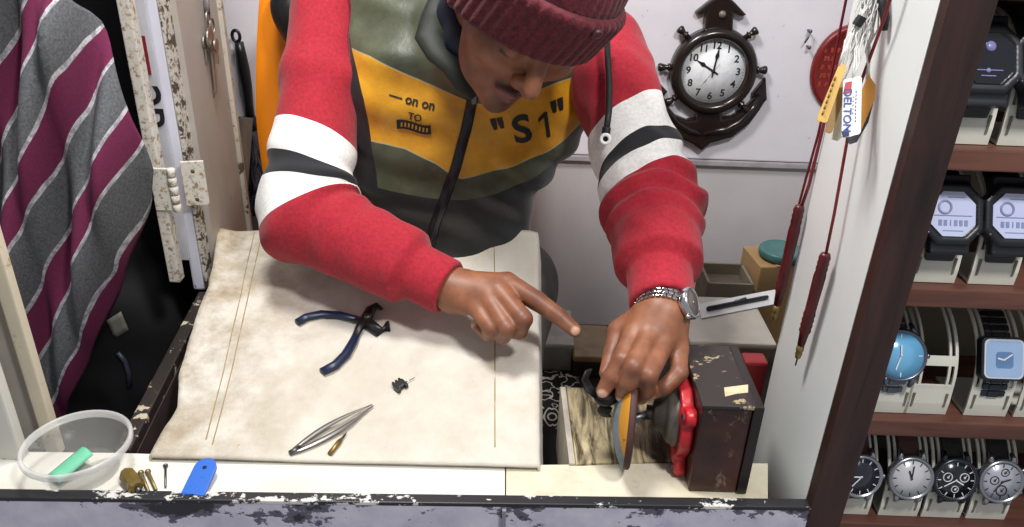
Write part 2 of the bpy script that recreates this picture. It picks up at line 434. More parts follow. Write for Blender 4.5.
MB().box((XS+.004, (CY0+.016+CY1)/2, (CZ0+CZ1)/2), (.008, CY1-CY0-.016, CZ1-CZ0)).build('side_panel', m_side, cab, True)
MB().box((CX1-.006, (CY0+CY1)/2, (CZ0+CZ1)/2), (.012, CY1-CY0, CZ1-CZ0)).build('end_panel', m_wood, cab, True)
MB().box(((XS+.008+CX1)/2, CY1-.034, (CZ0+CZ1)/2), (CX1-XS-.008, .008, CZ1-CZ0)).build('back_panel', mat('olive back board', '6f6a55', .7, 0, .2, 6), cab, True)
SHELF_Y0 = .634
SH = {}
for row, (py_top, px) in {1: (150, 980), 2: (291, 975), 3: (423, 950), 4: (526, 930)}.items():
    SH[row] = float(P(px, py_top, Y=SHELF_Y0)[2])
SH[0] = SH[1]+.140
for row, z in SH.items():
    th = .019
    MB().box(((XS+.008+CX1-.012)/2, (SHELF_Y0+CY1-.039)/2, z-th/2), (CX1-XS-.02, CY1-.039-SHELF_Y0, th), bev=.0015).build('shelf', m_shelf, cab, True)
MB().box(((XS+CX1)/2, CY0+.008, SH[4]-.05), (CX1-XS, .014, .06)).build('bottom_rail', m_wood, cab, True)
# small wall nails
m_steel = mat('bright steel', 'b8bbc0', .28, 1, .05)
m_dsteel = mat('dull steel', '6d6d70', .42, 1, .2)
for (px, py, lb) in ((808, 30, 'small bent nail in white wall left of the red disc, upper'), (807, 46, 'tiny nail head in white wall below the bent nail')):
    q = P(px, py, Y=1.59)
    b = MB().cyl((q[0], 1.592, q[2]), (q[0], 1.575, q[2]+.001), .002, n=8); b.lathe([(.004, 0), (.003, .002), (0, .0022)], (q[0], 1.575, q[2]), frame((0, -1, 0)), 10)
    if py == 30: b.tube([(q[0], 1.574, q[2]), (q[0]-.003, 1.572, q[2]-.012), (q[0]-.007, 1.574, q[2]-.022)], .0018, 6)
    tag(b.build('nail', m_dsteel), lb, 'nail')
# ------------------------------------------------------------------ the watch repairer
S_R = P(327, 8, D=1.15); E_R = P(306, 216, D=1.065); W_R = P(455, 291, D=1.005)        # shoulder, elbow, wrist at the left of the photo
S_L = P(604, 42, D=1.13); E_L = P(653, 206, D=1.00); W_L = P(663, 312, D=.875)
HIP = np.array([-.095, 1.16, .90])
HC = P(530, -12, D=.88)                                                              # head centre
def camv(a): return a[0]*Rv+a[1]*Uv-a[2]*Fv
hn = camv((.15, -.925, .35)); hn /= np.linalg.norm(hn)
hu = camv((.50, .38, .77)); hu -= hn*(hu@hn); hu /= np.linalg.norm(hu)
hr = np.cross(-hn, hu)
HM = np.stack([hr, -hn, hu], 1)                                                     # local (right in view, back, up) -> world
def to_head(p): return (p-HC.astype(np.float32))@HM.astype(np.float32)
NECK = np.array([-.045, 1.13, 1.27])
neck_l = to_head(NECK[None].astype(np.float32))[0]
def head_sdf(p):
    q = to_head(p)
    m = q*A(1, 1, 1); m[:, 0] = np.abs(m[:, 0])
    d = ell(q, (0, .012, .03), (.077, .098, .086))
    d = smin(d, ell(q, (0, -.035, -.03), (.064, .058, .085)), .02)
    d = smin(d, ell(q, (0, -.048, -.085), (.046, .042, .034)), .02)
    d = smin(d, sph(q, (0, -.082, -.102), .017), .018)
    d = smin(d, rc(m, (0, -.086, .012), (.04, -.074, .014), .013, .011), .014)
    d = smin(d, sph(m, (.043, -.066, -.03), .021), .02)
    d = smax(d, -sph(m, (.032, -.107, -.007), .016), .012)
    d = smin(d, sph(m, (.031, -.079, -.009), .0142), .004)
    d = smin(d, rc(q, (0, -.09, .004), (0, -.114, -.034), .0075, .0112), .012)
    d = smin(d, sph(m, (.0115, -.102, -.040), .0078), .008)
    d = smax(d, -sph(m, (.0065, -.114, -.0515), .0038), .003)
    d = smin(d, rc(m, (0, -.0985, -.0655), (.019, -.091, -.068), .0062, .0035), .005)
    d = smin(d, rc(m, (0, -.0965, -.0775), (.016, -.0905, -.075), .0066, .004), .004)
    d = smin(d, ell(m, (.079, .012, -.012), (.010, .022, .034)), .008)
    d = smax(d, -ell(m, (.090, .006, -.010), (.008, .011, .020)), .006)
    return d
def hand_sdf(p, palm, fingers, k=.0035):
    d = None
    for (a, b, ra, rb) in palm:
        e = rc(p, a, b, ra, rb); d = e if d is None else smin(d, e, .011)
    for pts, rad in fingers: d = smin(d, chain(p, pts, rad, .0025), k)
    return d
# right hand (left in the photo): index pointing, the other fingers curled under
rI = [P(507, 283, D=0.9870), P(537, 301, D=0.9720), P(558, 316, D=0.9650), P(574.5, 330, D=0.9600)]
rM = [P(499, 291, D=0.9770), P(523, 319, D=0.9470), P(519, 331, D=0.9680), P(503, 322, D=0.9850)]
rG = [P(489, 299, D=0.9750), P(507, 328, D=0.9470), P(503, 336, D=0.9670), P(489, 326, D=0.9830)]
rK = [P(476, 307, D=0.9770), P(491, 328, D=0.9570), P(488, 334, D=0.9730), P(477, 325, D=0.9850)]
rT = [P(468, 282, D=1.0100), P(492, 290, D=1.0120), P(510, 302, D=1.0000), P(519, 312, D=0.9900)]
wr_a = P(440, 286, D=1.0150)
palm_r = [(wr_a, P(455, 291, D=1.0050), .027, .026), (P(455, 287, D=1.0050), rI[0], .022, .0135), (P(456, 291, D=1.0030), rM[0], .022, .0135),
          (P(456, 294, D=1.0030), rG[0], .021, .013), (P(456, 297, D=1.0030), rK[0], .019, .012), (P(458, 284, D=1.0110), rT[1], .018, .012)]
fin_r = [(rI, [.0142, .0124, .0108, .0088]), (rM, [.0140, .0120, .0106, .009]), (rG, [.0134, .0114, .0100, .0085]), (rK, [.0122, .0102, .009, .008]), (rT, [.0155, .0135, .012, .010])]
# left hand (right in the photo): reaching down over the grinder, pinching a watch
lI = [P(635, 333, D=.862), P(622, 360, D=.835), P(611, 377, D=.835), P(603, 391, D=.838)]
lM = [P(649, 337, D=.852), P(634, 367, D=.815), P(628, 383, D=.822), P(622, 395, D=.838)]
lG = [P(663, 343, D=.854), P(648, 375, D=.815), P(646, 390, D=.832), P(640, 398, D=.848)]
lK = [P(678, 350, D=.862), P(679, 373, D=.840), P(665, 387, D=.835), P(653, 393, D=.842)]
lT = [P(634, 322, D=.885), P(619, 331, D=.885), P(613, 353, D=.872), P(607, 373, D=.858)]
palm_l = [(P(665, 296, D=.885), P(662, 313, D=.875), .027, .026), (P(654, 315, D=.873), lI[0], .021, .0135), (P(660, 316, D=.87), lM[0], .022, .0135),
          (P(666, 317, D=.87), lG[0], .021, .013), (P(671, 318, D=.873), lK[0], .019, .012), (P(652, 314, D=.88), lT[1], .018, .0125)]
fin_l = [(lI, [.0125, .0108, .0095, .0078]), (lM, [.013, .0112, .0098, .008]), (lG, [.0125, .0108, .0095, .008]), (lK, [.0112, .0098, .0086, .0074]), (lT, [.014, .0122, .0108, .0088])]
def tip_pt(pts): return np.asarray(pts[-1])
# legs
KN_R, KN_L = np.array([-.30, .77, .805]), np.array([-.045, .775, .805])
AN_R, AN_L = np.array([-.28, .80, .53]), np.array([-.05, .80, .53])
HP_R, HP_L = HIP+A(-.09, 0, -.04), HIP+A(.09, 0, -.04)
CH = np.array([-.085, 1.155, 1.18]); BE = np.array([-.116, 1.14, 1.00])
def torso_sdf(p, g=0.0, flat=.70):
    q = p.copy(); q[:, 1] = 1.15+(q[:, 1]-1.15)/flat
    s = lambda v: np.array([v[0], 1.15+(v[1]-1.15)/flat, v[2]])
    d = rc(q, s(BE+A(0, 0, -.08)), s(BE+A(.005, 0, .06)), .122+g, .128+g)
    d = smin(d, rc(q, s(CH+A(-.055, 0, 0)), s(CH+A(.055, 0, .01)), .125+g, .125+g), .06)
    d = smin(d, rc(q, s(S_R+A(.05, 0, -.02)), s(S_L+A(-.05, 0, -.02)), .055+g, .055+g), .05)
    return d*.8
def body_sdf(p):
    d = head_sdf(p)
    d = smin(d, rc(p, HC+HM@A(0, .03, -.05), NECK, .056, .062), .02)
    d = smin(d, torso_sdf(p, -.022), .03)
    for (s, e, w_) in ((S_R, E_R, W_R), (S_L, E_L, W_L)):
        d = smin(d, chain(p, [s, e, w_], [.036, .040, .026], .02), .02)
    d = np.minimum(d, 1e9)
    d = smin(d, hand_sdf(p, palm_r, fin_r), .006); d = smin(d, hand_sdf(p, palm_l, fin_l), .006)
    for (h, k, a) in ((HP_R, KN_R, AN_R), (HP_L, KN_L, AN_L)):
        d = smin(d, chain(p, [h, k, a], [.075, .05, .036], .02), .03)
        d = smin(d, rc(p, a+A(0, .03, -.045), a+A(0, -.13, -.045), .026, .022), .02)
    return d
pts_all = np.array([HC, HIP, KN_R, AN_R, S_R, S_L, W_L]+[q for f_ in fin_r+fin_l for q in f_[0]])
v, fc = sdf_mesh(body_sdf, (-.40, .60, FLOOR), (.27, 1.31, 1.48), .0022)
v = laplace(v, fc, 1, .4)
# skin tone marks: hair, brows and lashes, lips, knuckles, nails
hq = to_head(v.astype(np.float32)); hm_ = hq.copy(); hm_[:, 0] = np.abs(hm_[:, 0])
def soft(d, r, w_): return np.clip((r-d)/w_+.5, 0, 1)
hair = soft(chain(hm_, [A(.013, -.098, .014), A(.03, -.093, .02), A(.05, -.078, .014)], [.0, .0, .0]), .006, .004)
hair = np.maximum(hair, soft(chain(hm_, [A(.017, -.094, -.014), A(.031, -.094, -.019), A(.045, -.086, -.014)], [0, 0, 0]), .0025, .002))
stub = np.maximum(soft(rc(hm_, (0, -.107, -.057), (.024, -.094, -.061), 0, 0), .0075, .006)*.9, soft(rc(hq, (0, -.095, -.09), (0, -.098, -.108), 0, 0), .016, .014)*.55)
stub = np.maximum(stub, soft(rc(hm_, (.066, -.01, -.02), (.045, -.06, -.095), 0, 0), .02, .02)*.35)
hair = np.maximum(hair, stub)
lips = soft(rc(hm_, (0, -.103, -.069), (.02, -.094, -.07), 0, 0), .009, .006)
nail = np.zeros(len(v)); crease = np.zeros(len(v))
for pts, rad in fin_r+fin_l:
    a, b = np.asarray(pts[-2]), np.asarray(pts[-1]); t = (b-a)/np.linalg.norm(b-a)
    back = -Fv-t*(-Fv@t); back /= np.linalg.norm(back)
    nail = np.maximum(nail, soft(np.linalg.norm(v-(b+t*rad[-1]*.35+back*rad[-1]*.95), axis=1), .0062, .003))
    for j in (1, 2): crease = np.maximum(crease, soft(np.linalg.norm(v-np.asarray(pts[j]), axis=1), rad[j]*1.2, .005)*.55)
s = NT('brown skin')
sk = s.mix(s.ramp(s.noise(45, 5), .3, .7), lin('734631'), lin('976246'))
sk = s.mix(s.attr('crease'), sk, lin('6b4131')); sk = s.mix(s.attr('lips'), sk, lin('7d463d')); sk = s.mix(s.attr('nail'), sk, lin('d3a68c'))
sk = s.mix(s.attr('hair'), sk, lin('1a1311')); s.base(sk)
s.b.inputs['Roughness'].default_value = .48; s.b.inputs['Subsurface Weight'].default_value = .08; s.b.inputs['Subsurface Radius'].default_value = (.012, .005, .003)
s.bump(s.noise(420, 3), .12, .0006)
m_skin = s.m
person = thing('person', 'man in maroon knit beanie and olive and mustard vest, bent over and pointing', 'person', (-.09, 1.1, FLOOR))
np_mesh('body', v, fc, m_skin, person, dict(hair=hair, lips=lips, nail=nail, crease=crease))

# ---- beanie
BUP = (.0, .16)                                            # cuff edge lies lower at the back
def beanie_sdf(p, part=None):
    q = to_head(p); zc = q[:, 2]+.30*(q[:, 1])*.55         # tilt of the brim line
    ang = np.arctan2(q[:, 0], -q[:, 1]); rib = np.abs(np.sin(ang*26))
    dome = ell(q, (0, .014, .038), (.094, .116, .108))-rib*.0016
    low = .004
    dome = smax(dome, -(zc-low-.02), .004)
    return dome, q, zc, rib
def cuff_sdf(p):
    q = to_head(p); zc = q[:, 2]+.45*q[:, 1]
    ang = np.arctan2(q[:, 0], -q[:, 1]); rib = np.abs(np.sin(ang*26))
    zz = np.minimum(zc, .05)
    qq = q.copy(); qq[:, 2] = .03+(q[:, 2]-.03)*.30        # nearly upright band
    d = ell(qq, (0, .013, .03), (.101, .122, .11))-rib*.0028
    h = np.abs(zc+.006)-.038
    d = smax(d, h, .012)
    inner = ell(qq, (0, .013, .03), (.088, .109, .10))
    return smax(d, -inner, .004)
def crown_sdf(p):
    q = to_head(p); ang = np.arctan2(q[:, 0], -q[:, 1]); rib = np.abs(np.sin(ang*26))
    d = ell(q, (0, .014, .040), (.093, .114, .108))-rib*.0018
    return smax(d, -(q[:, 2]+.45*q[:, 1]-.005), .004)
s = NT('maroon knit wool')
nz = s.noise(160, 4, .7); c = s.mix(s.ramp(nz, .3, .7), lin('3c0c16'), lin('6b1b29')); s.base(c)
s.b.inputs['Roughness'].default_value = .95; s.b.inputs['Sheen Weight'].default_value = .1; s.bump(s.noise(330, 3), .6, .002); m_knit = s.m
hb = HC-.17; ht = HC+.17
bn = None
vv, ff = sdf_mesh(crown_sdf, hb, ht, .002); bn = np_mesh('beanie', vv, ff, m_knit, person)
vv, ff = sdf_mesh(cuff_sdf, hb, ht, .002); np_mesh('cuff_fold', vv, ff, m_knit, bn)
bvh_b = BVHTree.FromPolygons([V(q) for q in vv], [tuple(int(i) for i in q) for q in ff]); hb_ = bvh_b.ray_cast(V(CAM), V(ray(597, 34)).normalized()); bp, bd = hb_[0], hb_[1]
tag(MB().lathe([(.0001, .003), (.0055, .003), (.0065, .002), (.0065, -.004)], V(bp), frame(bd), 20).build('button', mat('button maroon', '4a2228', .45), bn, True), 'small round maroon button')

# ---- trousers and shoes
def trouser_sdf(p):
    d = torso_sdf(p, .004); d = np.maximum(d, p[:, 2]-(HIP[2]+.06))
    for (h, k, a) in ((HP_R, KN_R, AN_R), (HP_L, KN_L, AN_L)):
        d = smin(d, chain(p, [h, k, a+A(0, 0, .01)], [.086, .064, .055], .03), .03)
    d = d+.003*vnoise(p, 40, 3)
    return np.maximum(d, (AN_R[2]-.02)-p[:, 2])
vv, ff = sdf_mesh(trouser_sdf, (-.42, .65, .49), (.14, 1.31, 1.02), .006)
np_mesh('trousers', vv, ff, mat('grey trousers', '5d5854', .9, 0, .15, 40, .2), person)
for a in (AN_R, AN_L):
    vv, ff = sdf_mesh(lambda p: np.maximum(smin(rc(p, a+A(0, .035, -.035), a+A(0, -.13, -.043), .040, .036), rc(p, a+A(0, .03, -.035), a+A(0, .01, .0), .04, .043), .02), FLOOR+.001-p[:, 2]), a-A(.07, .2, .08), a+A(.07, .1, .06), .004)
    np_mesh('shoe', vv, ff, mat('black shoe', '1c1b1d', .5), person)

# ---- padded vest
def vest_raw(p):
    d = torso_sdf(p, .016)
    col_ = rc(p, NECK+A(-.005, .0, -.02), NECK+(HC-NECK)*.42+A(-.02, .01, .0), .088, .074)
    d = smin(d, col_, .03)
    return d
def vest_sdf(p):
    d = vest_raw(p)
    f = .0035*np.sin((p[:, 2]+.5*p[:, 0])*95+2*np.sin(p[:, 0]*20)) + .004*vnoise(p, 38, 5)
    f = f+.006*np.sin((p[:, 2]-1.0)*70)*np.clip((1.10-p[:, 2])/.1, 0, 1)*.6
    d = d+f*.8
    d = np.maximum(d, (BE[2]-.075)-p[:, 2])
    for (s_, e_) in ((S_R, E_R), (S_L, E_L)):                                   # armholes
        o = np.sign(s_[0]-CH[0]); d = smax(d, -rc(p, s_+A(o*.005, 0, 0), s_+(e_-s_)*.6+A(o*.02, 0, 0), .06, .06), .01)
    # neck opening
    d = smax(d, -rc(p, NECK+(HC-NECK)*.15, NECK+(HC-NECK)*.9, .058, .066), .008)
    return d
vv, ff = sdf_mesh(vest_sdf, (-.36, .93, .90), (.19, 1.34, 1.46), .0035)
vv = laplace(vv, ff, 1, .4)
bvh_v = BVHTree.FromPolygons([V(q) for q in vv], [tuple(int(i) for i in q) for q in ff])
def hit(px, py, bvh):
    h = bvh.ray_cast(V(CAM), V(ray(px, py)).normalized()); return None if h[0] is None else np.array(h[0])
def uv(px, py, dflt=1.11):
    h = hit(px, py, bvh_v)
    if h is None or h[1] > 1.2: h = P(px, py, Y=dflt)
    return (float(h[0]), float(h[2]))
up_b = polyf([uv(*q) for q in ((336, 40), (348, 47), (370, 57), (430, 85), (468, 102), (480, 105), (529, 94), (567, 80), (600, 68), (625, 60))])
lo_b = polyf([uv(*q) for q in ((348, 100), (358, 128), (366, 139), (384, 143), (405, 148), (436, 163), (456, 177), (463, 178), (506, 168), (544, 153), (567, 137), (591, 111), (606, 85), (615, 66))])
hem_b = polyf([uv(*q) for q in ((340, 168), (375, 187), (439, 199), (467, 200), (508, 189), (528, 181), (565, 160))])
zp = [uv(*q) for q in ((474, 92), (466, 130), (455, 170), (444, 200), (436, 222), (430, 245))]
zx = polyf([(z, x) for x, z in zp])
bind = [uv(*q, 1.13) for q in ((338, 0), (351, 45), (364, 100), (371, 140), (378, 190))]
bx = polyf([(z, x) for x, z in bind])
U_, Z_ = vv[:, 0], vv[:, 2]
front = vv[:, 1] < 1.21
band = np.where(front, np.minimum(up_b(U_)-Z_, Z_-lo_b(U_)), -.02)
hemv = hem_b(U_)-Z_; bindv = bx(Z_)-U_
lining = to_head(vv.astype(np.float32)); lin_d = .075-np.linalg.norm(np.cross(vv-NECK, (HC-NECK)/np.linalg.norm(HC-NECK)), axis=1); lin_d = np.where((vv-NECK)@((HC-NECK)/np.linalg.norm(HC-NECK)) > .055, lin_d, -.01)
s = NT('olive and mustard nylon')
fold = s.noise(18, 4, .6); olive = s.mix(s.ramp(fold, .3, .7), lin('34382a'), lin('50543c')); must = s.mix(s.ramp(fold, .3, .7), lin('b5790c'), lin('dba01c')); blk = lin('17181a')
c = s.mix(s.step(s.attr('band'), 0), olive, must)
st = s.math('MULTIPLY', s.math('GREATER_THAN', s.attr('band'), -.0016), s.math('LESS_THAN', s.attr('band'), .0004)); c = s.mix(s.math('MULTIPLY', st, .55), c, lin('c9b98c'))
c = s.mix(s.step(s.attr('hem'), 0), c, blk); c = s.mix(s.step(s.attr('binding'), 0), c, blk); c = s.mix(s.step(s.attr('lining'), 0), c, lin('1c2136'))
s.base(c); s.b.inputs['Roughness'].default_value = .42; s.b.inputs['Sheen Weight'].default_value = .15
s.bump(s.math('ADD', s.noise(45, 4, .6), s.math('MULTIPLY', s.noise(600, 2), .1)), .25, .004)
vest = np_mesh('vest', vv, ff, s.m, person, dict(band=band, hem=hemv, binding=bindv, lining=lin_d))
def on_vest(x, z, off=.001):
    h = bvh_v.ray_cast(Vector((x, .6, z)), Vector((0, 1, 0)))
    if h[0] is None: return Vector((x, 1.05, z)), Vector((0, -1, 0))
    n_ = h[1] if h[1].y < 0 else -h[1]
    return h[0]+n_*off, n_
m_black = mat('matt black', '141416', .6)
zpts = [on_vest(float(zx(z)), z, .0015)[0] for z in np.linspace(zp[0][1]+.004, .955, 40)]
zip_ = MB().tube(zpts, .0075, 8, flat=.4, up=(1, 0, 0)).build('zipper', mat('zip tape black', '0f1014', .35), vest, True)
MB().tube([q+Vector((.0, -.002, 0)) for q in zpts], .0022, 6).build('zipper_teeth', mat('zip teeth', '2a2c34', .35, .4), zip_, True)
q = zpts[0]; MB().box(q+Vector((.001, -.006, -.008)), (.007, .004, .018), None, .0015).build('zipper_pull', m_dsteel, zip_, True)
# lettering on the chest, draped on the cloth
def chest_text(mb, body, size, c0, c1, bold, gap=0):
    (x0, z0), (x1, z1) = uv(*c0), uv(*c1); a = math.atan2(z1-z0, x1-x0)
    vs, fs = text_geo(body, size, bold) if body != '1' else ([Vector((x*size/.057, y*size/.057, 0)) for x, y in ((.001, -.020), (.0065, -.020), (.0065, .020), (.0022, .020), (-.0075, .0115), (-.0075, .0062), (.001, .0115))], [(0, 1, 2, 3, 6), (3, 4, 5, 6)])
    t = bmesh.new(); tv = [t.verts.new(q) for q in vs]
    for q in fs:
        try: t.faces.new([tv[i] for i in q])
        except ValueError: pass
    bmesh.ops.triangulate(t, faces=t.faces[:]); 
    for _ in range(2):
        bmesh.ops.subdivide_edges(t, edges=[e for e in t.edges if e.calc_length() > .004], cuts=1)
        bmesh.ops.triangulate(t, faces=[q for q in t.faces if len(q.verts) > 3])
    t.verts.index_update(); cx, cz = (x0+x1)/2, (z0+z1)/2; out = []
    for q in t.verts:
        x = cx+math.cos(a)*q.co.x-math.sin(a)*q.co.y; z = cz+math.sin(a)*q.co.x+math.cos(a)*q.co.y
        out.append(on_vest(x, z, .0012)[0])
    mb.raw(out, [[q.index for q in fq.verts] for fq in t.faces]); t.free()
b = MB(); chest_text(b, '"', .057, (497, 135), (504, 133), .0016); chest_text(b, 'S', .057, (515, 132), (529, 129), .0016); chest_text(b, '1', .057, (537, 127), (551, 123), .0016); chest_text(b, '"', .057, (555, 117), (562, 115), .0016); b.build('chest_lettering', m_black, vest, True, recalc=False)
b = MB(); chest_text(b, '\u2014 on on', .0175, (392, 95), (433, 106), .0004); chest_text(b, 'TO', .0135, (409, 116), (421, 119), .0003); b.build('small_lettering', m_black, vest, True, recalc=False)
(x0, z0), (x1, z1) = uv(397, 124), uv(431, 129)
def patch(u, v_):
    x = x0+(x1-x0)*u; z = z0+(z1-z0)*u+(v_-.5)*.0135+.002*math.sin(u*6.0); return on_vest(x, z, .0016)[0]
pb = MB().grid(patch, 16, 5).build('black_label', m_black, vest, True)
b = MB()
for k in range(8):
    u = .12+k*.105; b.raw([on_vest(x0+(x1-x0)*(u+du), z0+(z1-z0)*u+dz+.002*math.sin(u*6), .0022)[0] for du, dz in ((0, -.0032), (.05, -.0032), (.065, .0032), (.015, .0032))], [(0, 1, 2, 3)])
b.build('label_print', mat('label print', 'b98a2e', .6), pb, True, recalc=False)
# drawstring on the right shoulder with its metal end
ds = [P(x, y, D=d) for x, y, d in ((607, 40, 1.03), (608, 60, 1.02), (609.5, 85, 1.01), (609, 110, .995), (606.5, 130, .985))]
dso = MB().tube(ds, .0042, 8, flat=.6).build('drawstring', m_black, vest, True)
MB().cyl(ds[-1]+A(0, 0, .004), ds[-1]+A(-.001, -.002, -.016), .0056, .005, 12, .001).build('cord_end', m_black, dso, True)
cw = P(605.5, 139, D=.975)
MB().lathe([(.0055+.0022*math.cos(t), .0022*math.sin(t)) for t in np.linspace(0, 2*PI, 9)], V(cw), frame((-.2, -1, .3)), 16, caps=False).build('cord_ring', mat('white plastic', 'e8e8e6', .4), dso, True)
cw = P(378, 216, D=1.03)
MB().lathe([(.005+.0022*math.cos(t), .0022*math.sin(t)) for t in np.linspace(0, 2*PI, 9)], V(cw), frame((.2, -1, .6)), 16, caps=False).build('cord_ring', mat('white plastic', 'e8e8e6', .4), vest, True)
# dark lump of the hood behind the shoulder
vv, ff = sdf_mesh(lambda p: smin(ell(p, P(297, 12, D=1.22), (.022, .05, .062)), rc(p, P(297, 10, D=1.24), P(420, -50, D=1.30), .04, .06), .04)+.004*vnoise(p, 60, 2), P(330, 0, D=1.22)-.18, P(330, 0, D=1.22)+.2, .005)
np_mesh('hood', vv, ff, mat('black nylon', '16171b', .5, bump=.2, bscale=40), person)
# folded olive collar on the left of the face
cl = MB()
cpts = [(446, -6, .985), (436, 20, .99), (431, 38, .985), (440, 52, .975), (455, 66, .965), (466, 84, .962), (474, 96, .972)]
cl.tube([P(x, y, D=d) for x, y, d in cpts], [.018, .02, .021, .020, .018, .016, .008], 14, flat=.55)
cl.build('collar', mat('dark olive nylon', '23281f', .65, bump=.3, bscale=60), vest, True)
vv, ff = sdf_mesh(lambda p: chain(p, [P(455, -12, D=.985), P(452, 12, D=.975), P(458, 40, D=.965), P(470, 62, D=.962)], [.014, .017, .015, .008], .01), P(455, 20, D=.97)-.1, P(455, 20, D=.97)+.1, .003)
np_mesh('collar_lining', vv, ff, mat('navy lining', '171c33', .55, bump=.2), vest)

# ---- hooded-top sleeves
def arm_t(p, pts):
    "distance along the shoulder, elbow, wrist line: 0-1 upper arm, 1-2 forearm"
    W_, T_ = 0, 0
    for i in range(2):
        a, b = np.asarray(pts[i]), np.asarray(pts[i+1]); ab = b-a; t = (p-a)@ab/(ab@ab)
        tc = np.clip(t, -.5 if i == 0 else -.35, 1.35 if i == 0 else 1.3); d = np.linalg.norm(p-a-np.clip(t, 0, 1)[:, None]*ab, axis=1)
        w_ = np.exp(-d/.007)+1e-30; W_ = W_+w_; T_ = T_+w_*(tc+i)
    return T_/W_
s = NT('sleeve jersey')
t_ = s.attr('t'); k = s.noise(220, 3, .6); red = s.mix(s.ramp(k, .3, .7), lin('8a1021'), lin('aa182d')); wht = s.mix(s.ramp(k, .3, .7), lin('d9d6d3'), lin('efedea')); blk = lin('1b1b1f')
c = s.mix(s.step(t_, 0), red, wht); c = s.mix(s.step(s.attr('t2'), 0), c, blk); c = s.mix(s.step(s.attr('t3'), 0), c, wht); c = s.mix(s.step(s.attr('t4'), 0), c, red)
s.base(c); s.b.inputs['Roughness'].default_value = .9; s.b.inputs['Sheen Weight'].default_value = .1; s.bump(s.noise(500, 3), .25, .001); m_sleeve = s.m
def sleeve(S, E, W, rads, seed, bounds, wr_tilt, cuff_r):
    S, E, W = map(np.asarray, (S, E, W)); ax = (W-E)/np.linalg.norm(W-E); cut = W-ax*.008
    def fn(p):
        d = chain(p, [S, E, cut+ax*.02], rads, .03)
        t = arm_t(p.astype(float), (S, E, W))
        u = (p-E)@ax.astype(np.float32)
        w1 = np.exp(-((t-1.0)/.28)**2); w2 = np.exp(-((t-1.85)/.12)**2); w3 = np.exp(-((t-.45)/.4)**2)
        ph = vnoise(p, 22, seed)*2.2
        fold = (.0065*np.sin(t*34+ph*1.3)*w1+.004*np.sin(t*60+ph)*w2+.0045*np.sin(t*15+ph*2.0)*w3)
        d = d+fold*.75+.002*vnoise(p, 70, seed+1)
        L_ = np.linalg.norm(cut-E); cd_ = L_-u                        # distance back from the cuff end
        grip = np.clip((.062-cd_)/.012, 0, 1)
        band_ = rc(p, cut-ax*.08, cut+ax*.03, cuff_r, cuff_r-.001)
        d = d*(1-grip)+band_*grip
        d = smax(d, u-L_, .006)
        d = smax(d, -rc(p, cut-ax*.03, cut+ax*.06, cuff_r-.0085, cuff_r-.0085), .002)
        return d
    pts = np.array([S, E, W]); vv, ff = sdf_mesh(fn, pts.min(0)-.09, pts.max(0)+.09, .003)
    vv = laplace(vv, ff, 1, .3); t = arm_t(vv, (S, E, W))+wr_tilt*((vv-S-(E-S)*.7)@Rv)/.06
    tw = .0
    at = {k_: t-b_ for k_, b_ in zip(('t', 't2', 't3', 't4'), bounds)}
    o = np_mesh('sleeve', vv, ff, m_sleeve, person, at)
    return o
sleeve(S_R+A(.0, 0, -.01), E_R, W_R, [.054, .060, .046], 11, (.62, .79, .90, 1.03), -.06, .038)
sleeve(S_L+A(.0, 0, -.01), E_L, W_L, [.060, .058, .049], 21, (.50, .71, .80, .93), .07, .0385)
# ------------------------------------------------------------------ work cloth over the man's lap
FL, FR, BL, BR = P(150, 457, Z=.903), P(538, 467, Z=.903), P(219, 228, Z=.975), P(537, 236, Z=.985)
left_e = [(0, P(150, 457, Z=.903)), (.2, P(178, 405, Z=.915)), (.33, P(180, 370, Z=.925)), (.5, P(191, 335, Z=.937)), (.72, P(210, 285, Z=.955)), (1, BL)]
def cloth_pt(u, v):
    v0 = max(0, min(1, v)); k = [q[0] for q in left_e]
    l = np.array([np.interp(v0, k, [q[1][i] for q in left_e]) for i in range(3)])
    r = FR*(1-v0)+BR*v0
    uu = max(0, min(1, u)); p = l*(1-uu)+r*uu
    sag = -.012*math.sin(PI*uu)*math.sin(PI*v0)
    w = noise.noise(Vector((u*5, v*4, 1.3)))*.010+noise.noise(Vector((u*14+v*6, v*9, 4.1)))*.004
    rip = .006*math.sin(u*17+v*4)*max(0, v0-.82)/.18 + .0045*math.sin((u+v*.45)*16)*math.exp(-((v0-.25)/.3)**2)*max(0, u-.4)
    p[2] += sag+(w+rip)*min(1, v0*6+.1)
    return p
def cloth_fn(u, v):
    if u < 0: p = cloth_pt(0, v); return p+A(-.010*math.sin(min(1, -u*8)*PI/2)+.004*math.sin(v*30), 0, u*1.1+.0)
    if u > 1:
        p = cloth_pt(1, v); e = u-1; return p+A(.006*(1-math.exp(-e*60))+.0022*math.sin(v*75)*min(1, e*20), 0, -e*1.2)
    return cloth_pt(u, v)
US = [-.10, -.06, -.03, -.012]+[i/90 for i in range(91)]+[1.004, 1.012, 1.03, 1.06, 1.10, 1.14]
VS = [i/80 for i in range(81)]
vs = [cloth_fn(u, v) for v in VS for u in US]; nu = len(US)
fs = [(j*nu+i, j*nu+i+1, (j+1)*nu+i+1, (j+1)*nu+i) for j in range(80) for i in range(nu-1)]
s = NT('stained cream canvas')
n1 = s.noise(4, 6, .62); n2 = s.noise(16, 7, .7); n3 = s.noise(70, 3, .8, stretch=(1, .5, 1))
sx = s.n('ShaderNodeSeparateXYZ'); s.l(s.coord(), sx.inputs[0])
leftness = s.ramp(sx.outputs[0], -.02, -.22)
c = s.mix(s.ramp(n1, .4, .75), lin('dad5cb'), lin('c5bcab'))
c = s.mix(s.math('MULTIPLY', s.math('MULTIPLY', s.ramp(n2, .40, .66), .75), s.math('ADD', s.math('MULTIPLY', leftness, .9), .16)), c, lin('8a744f'))
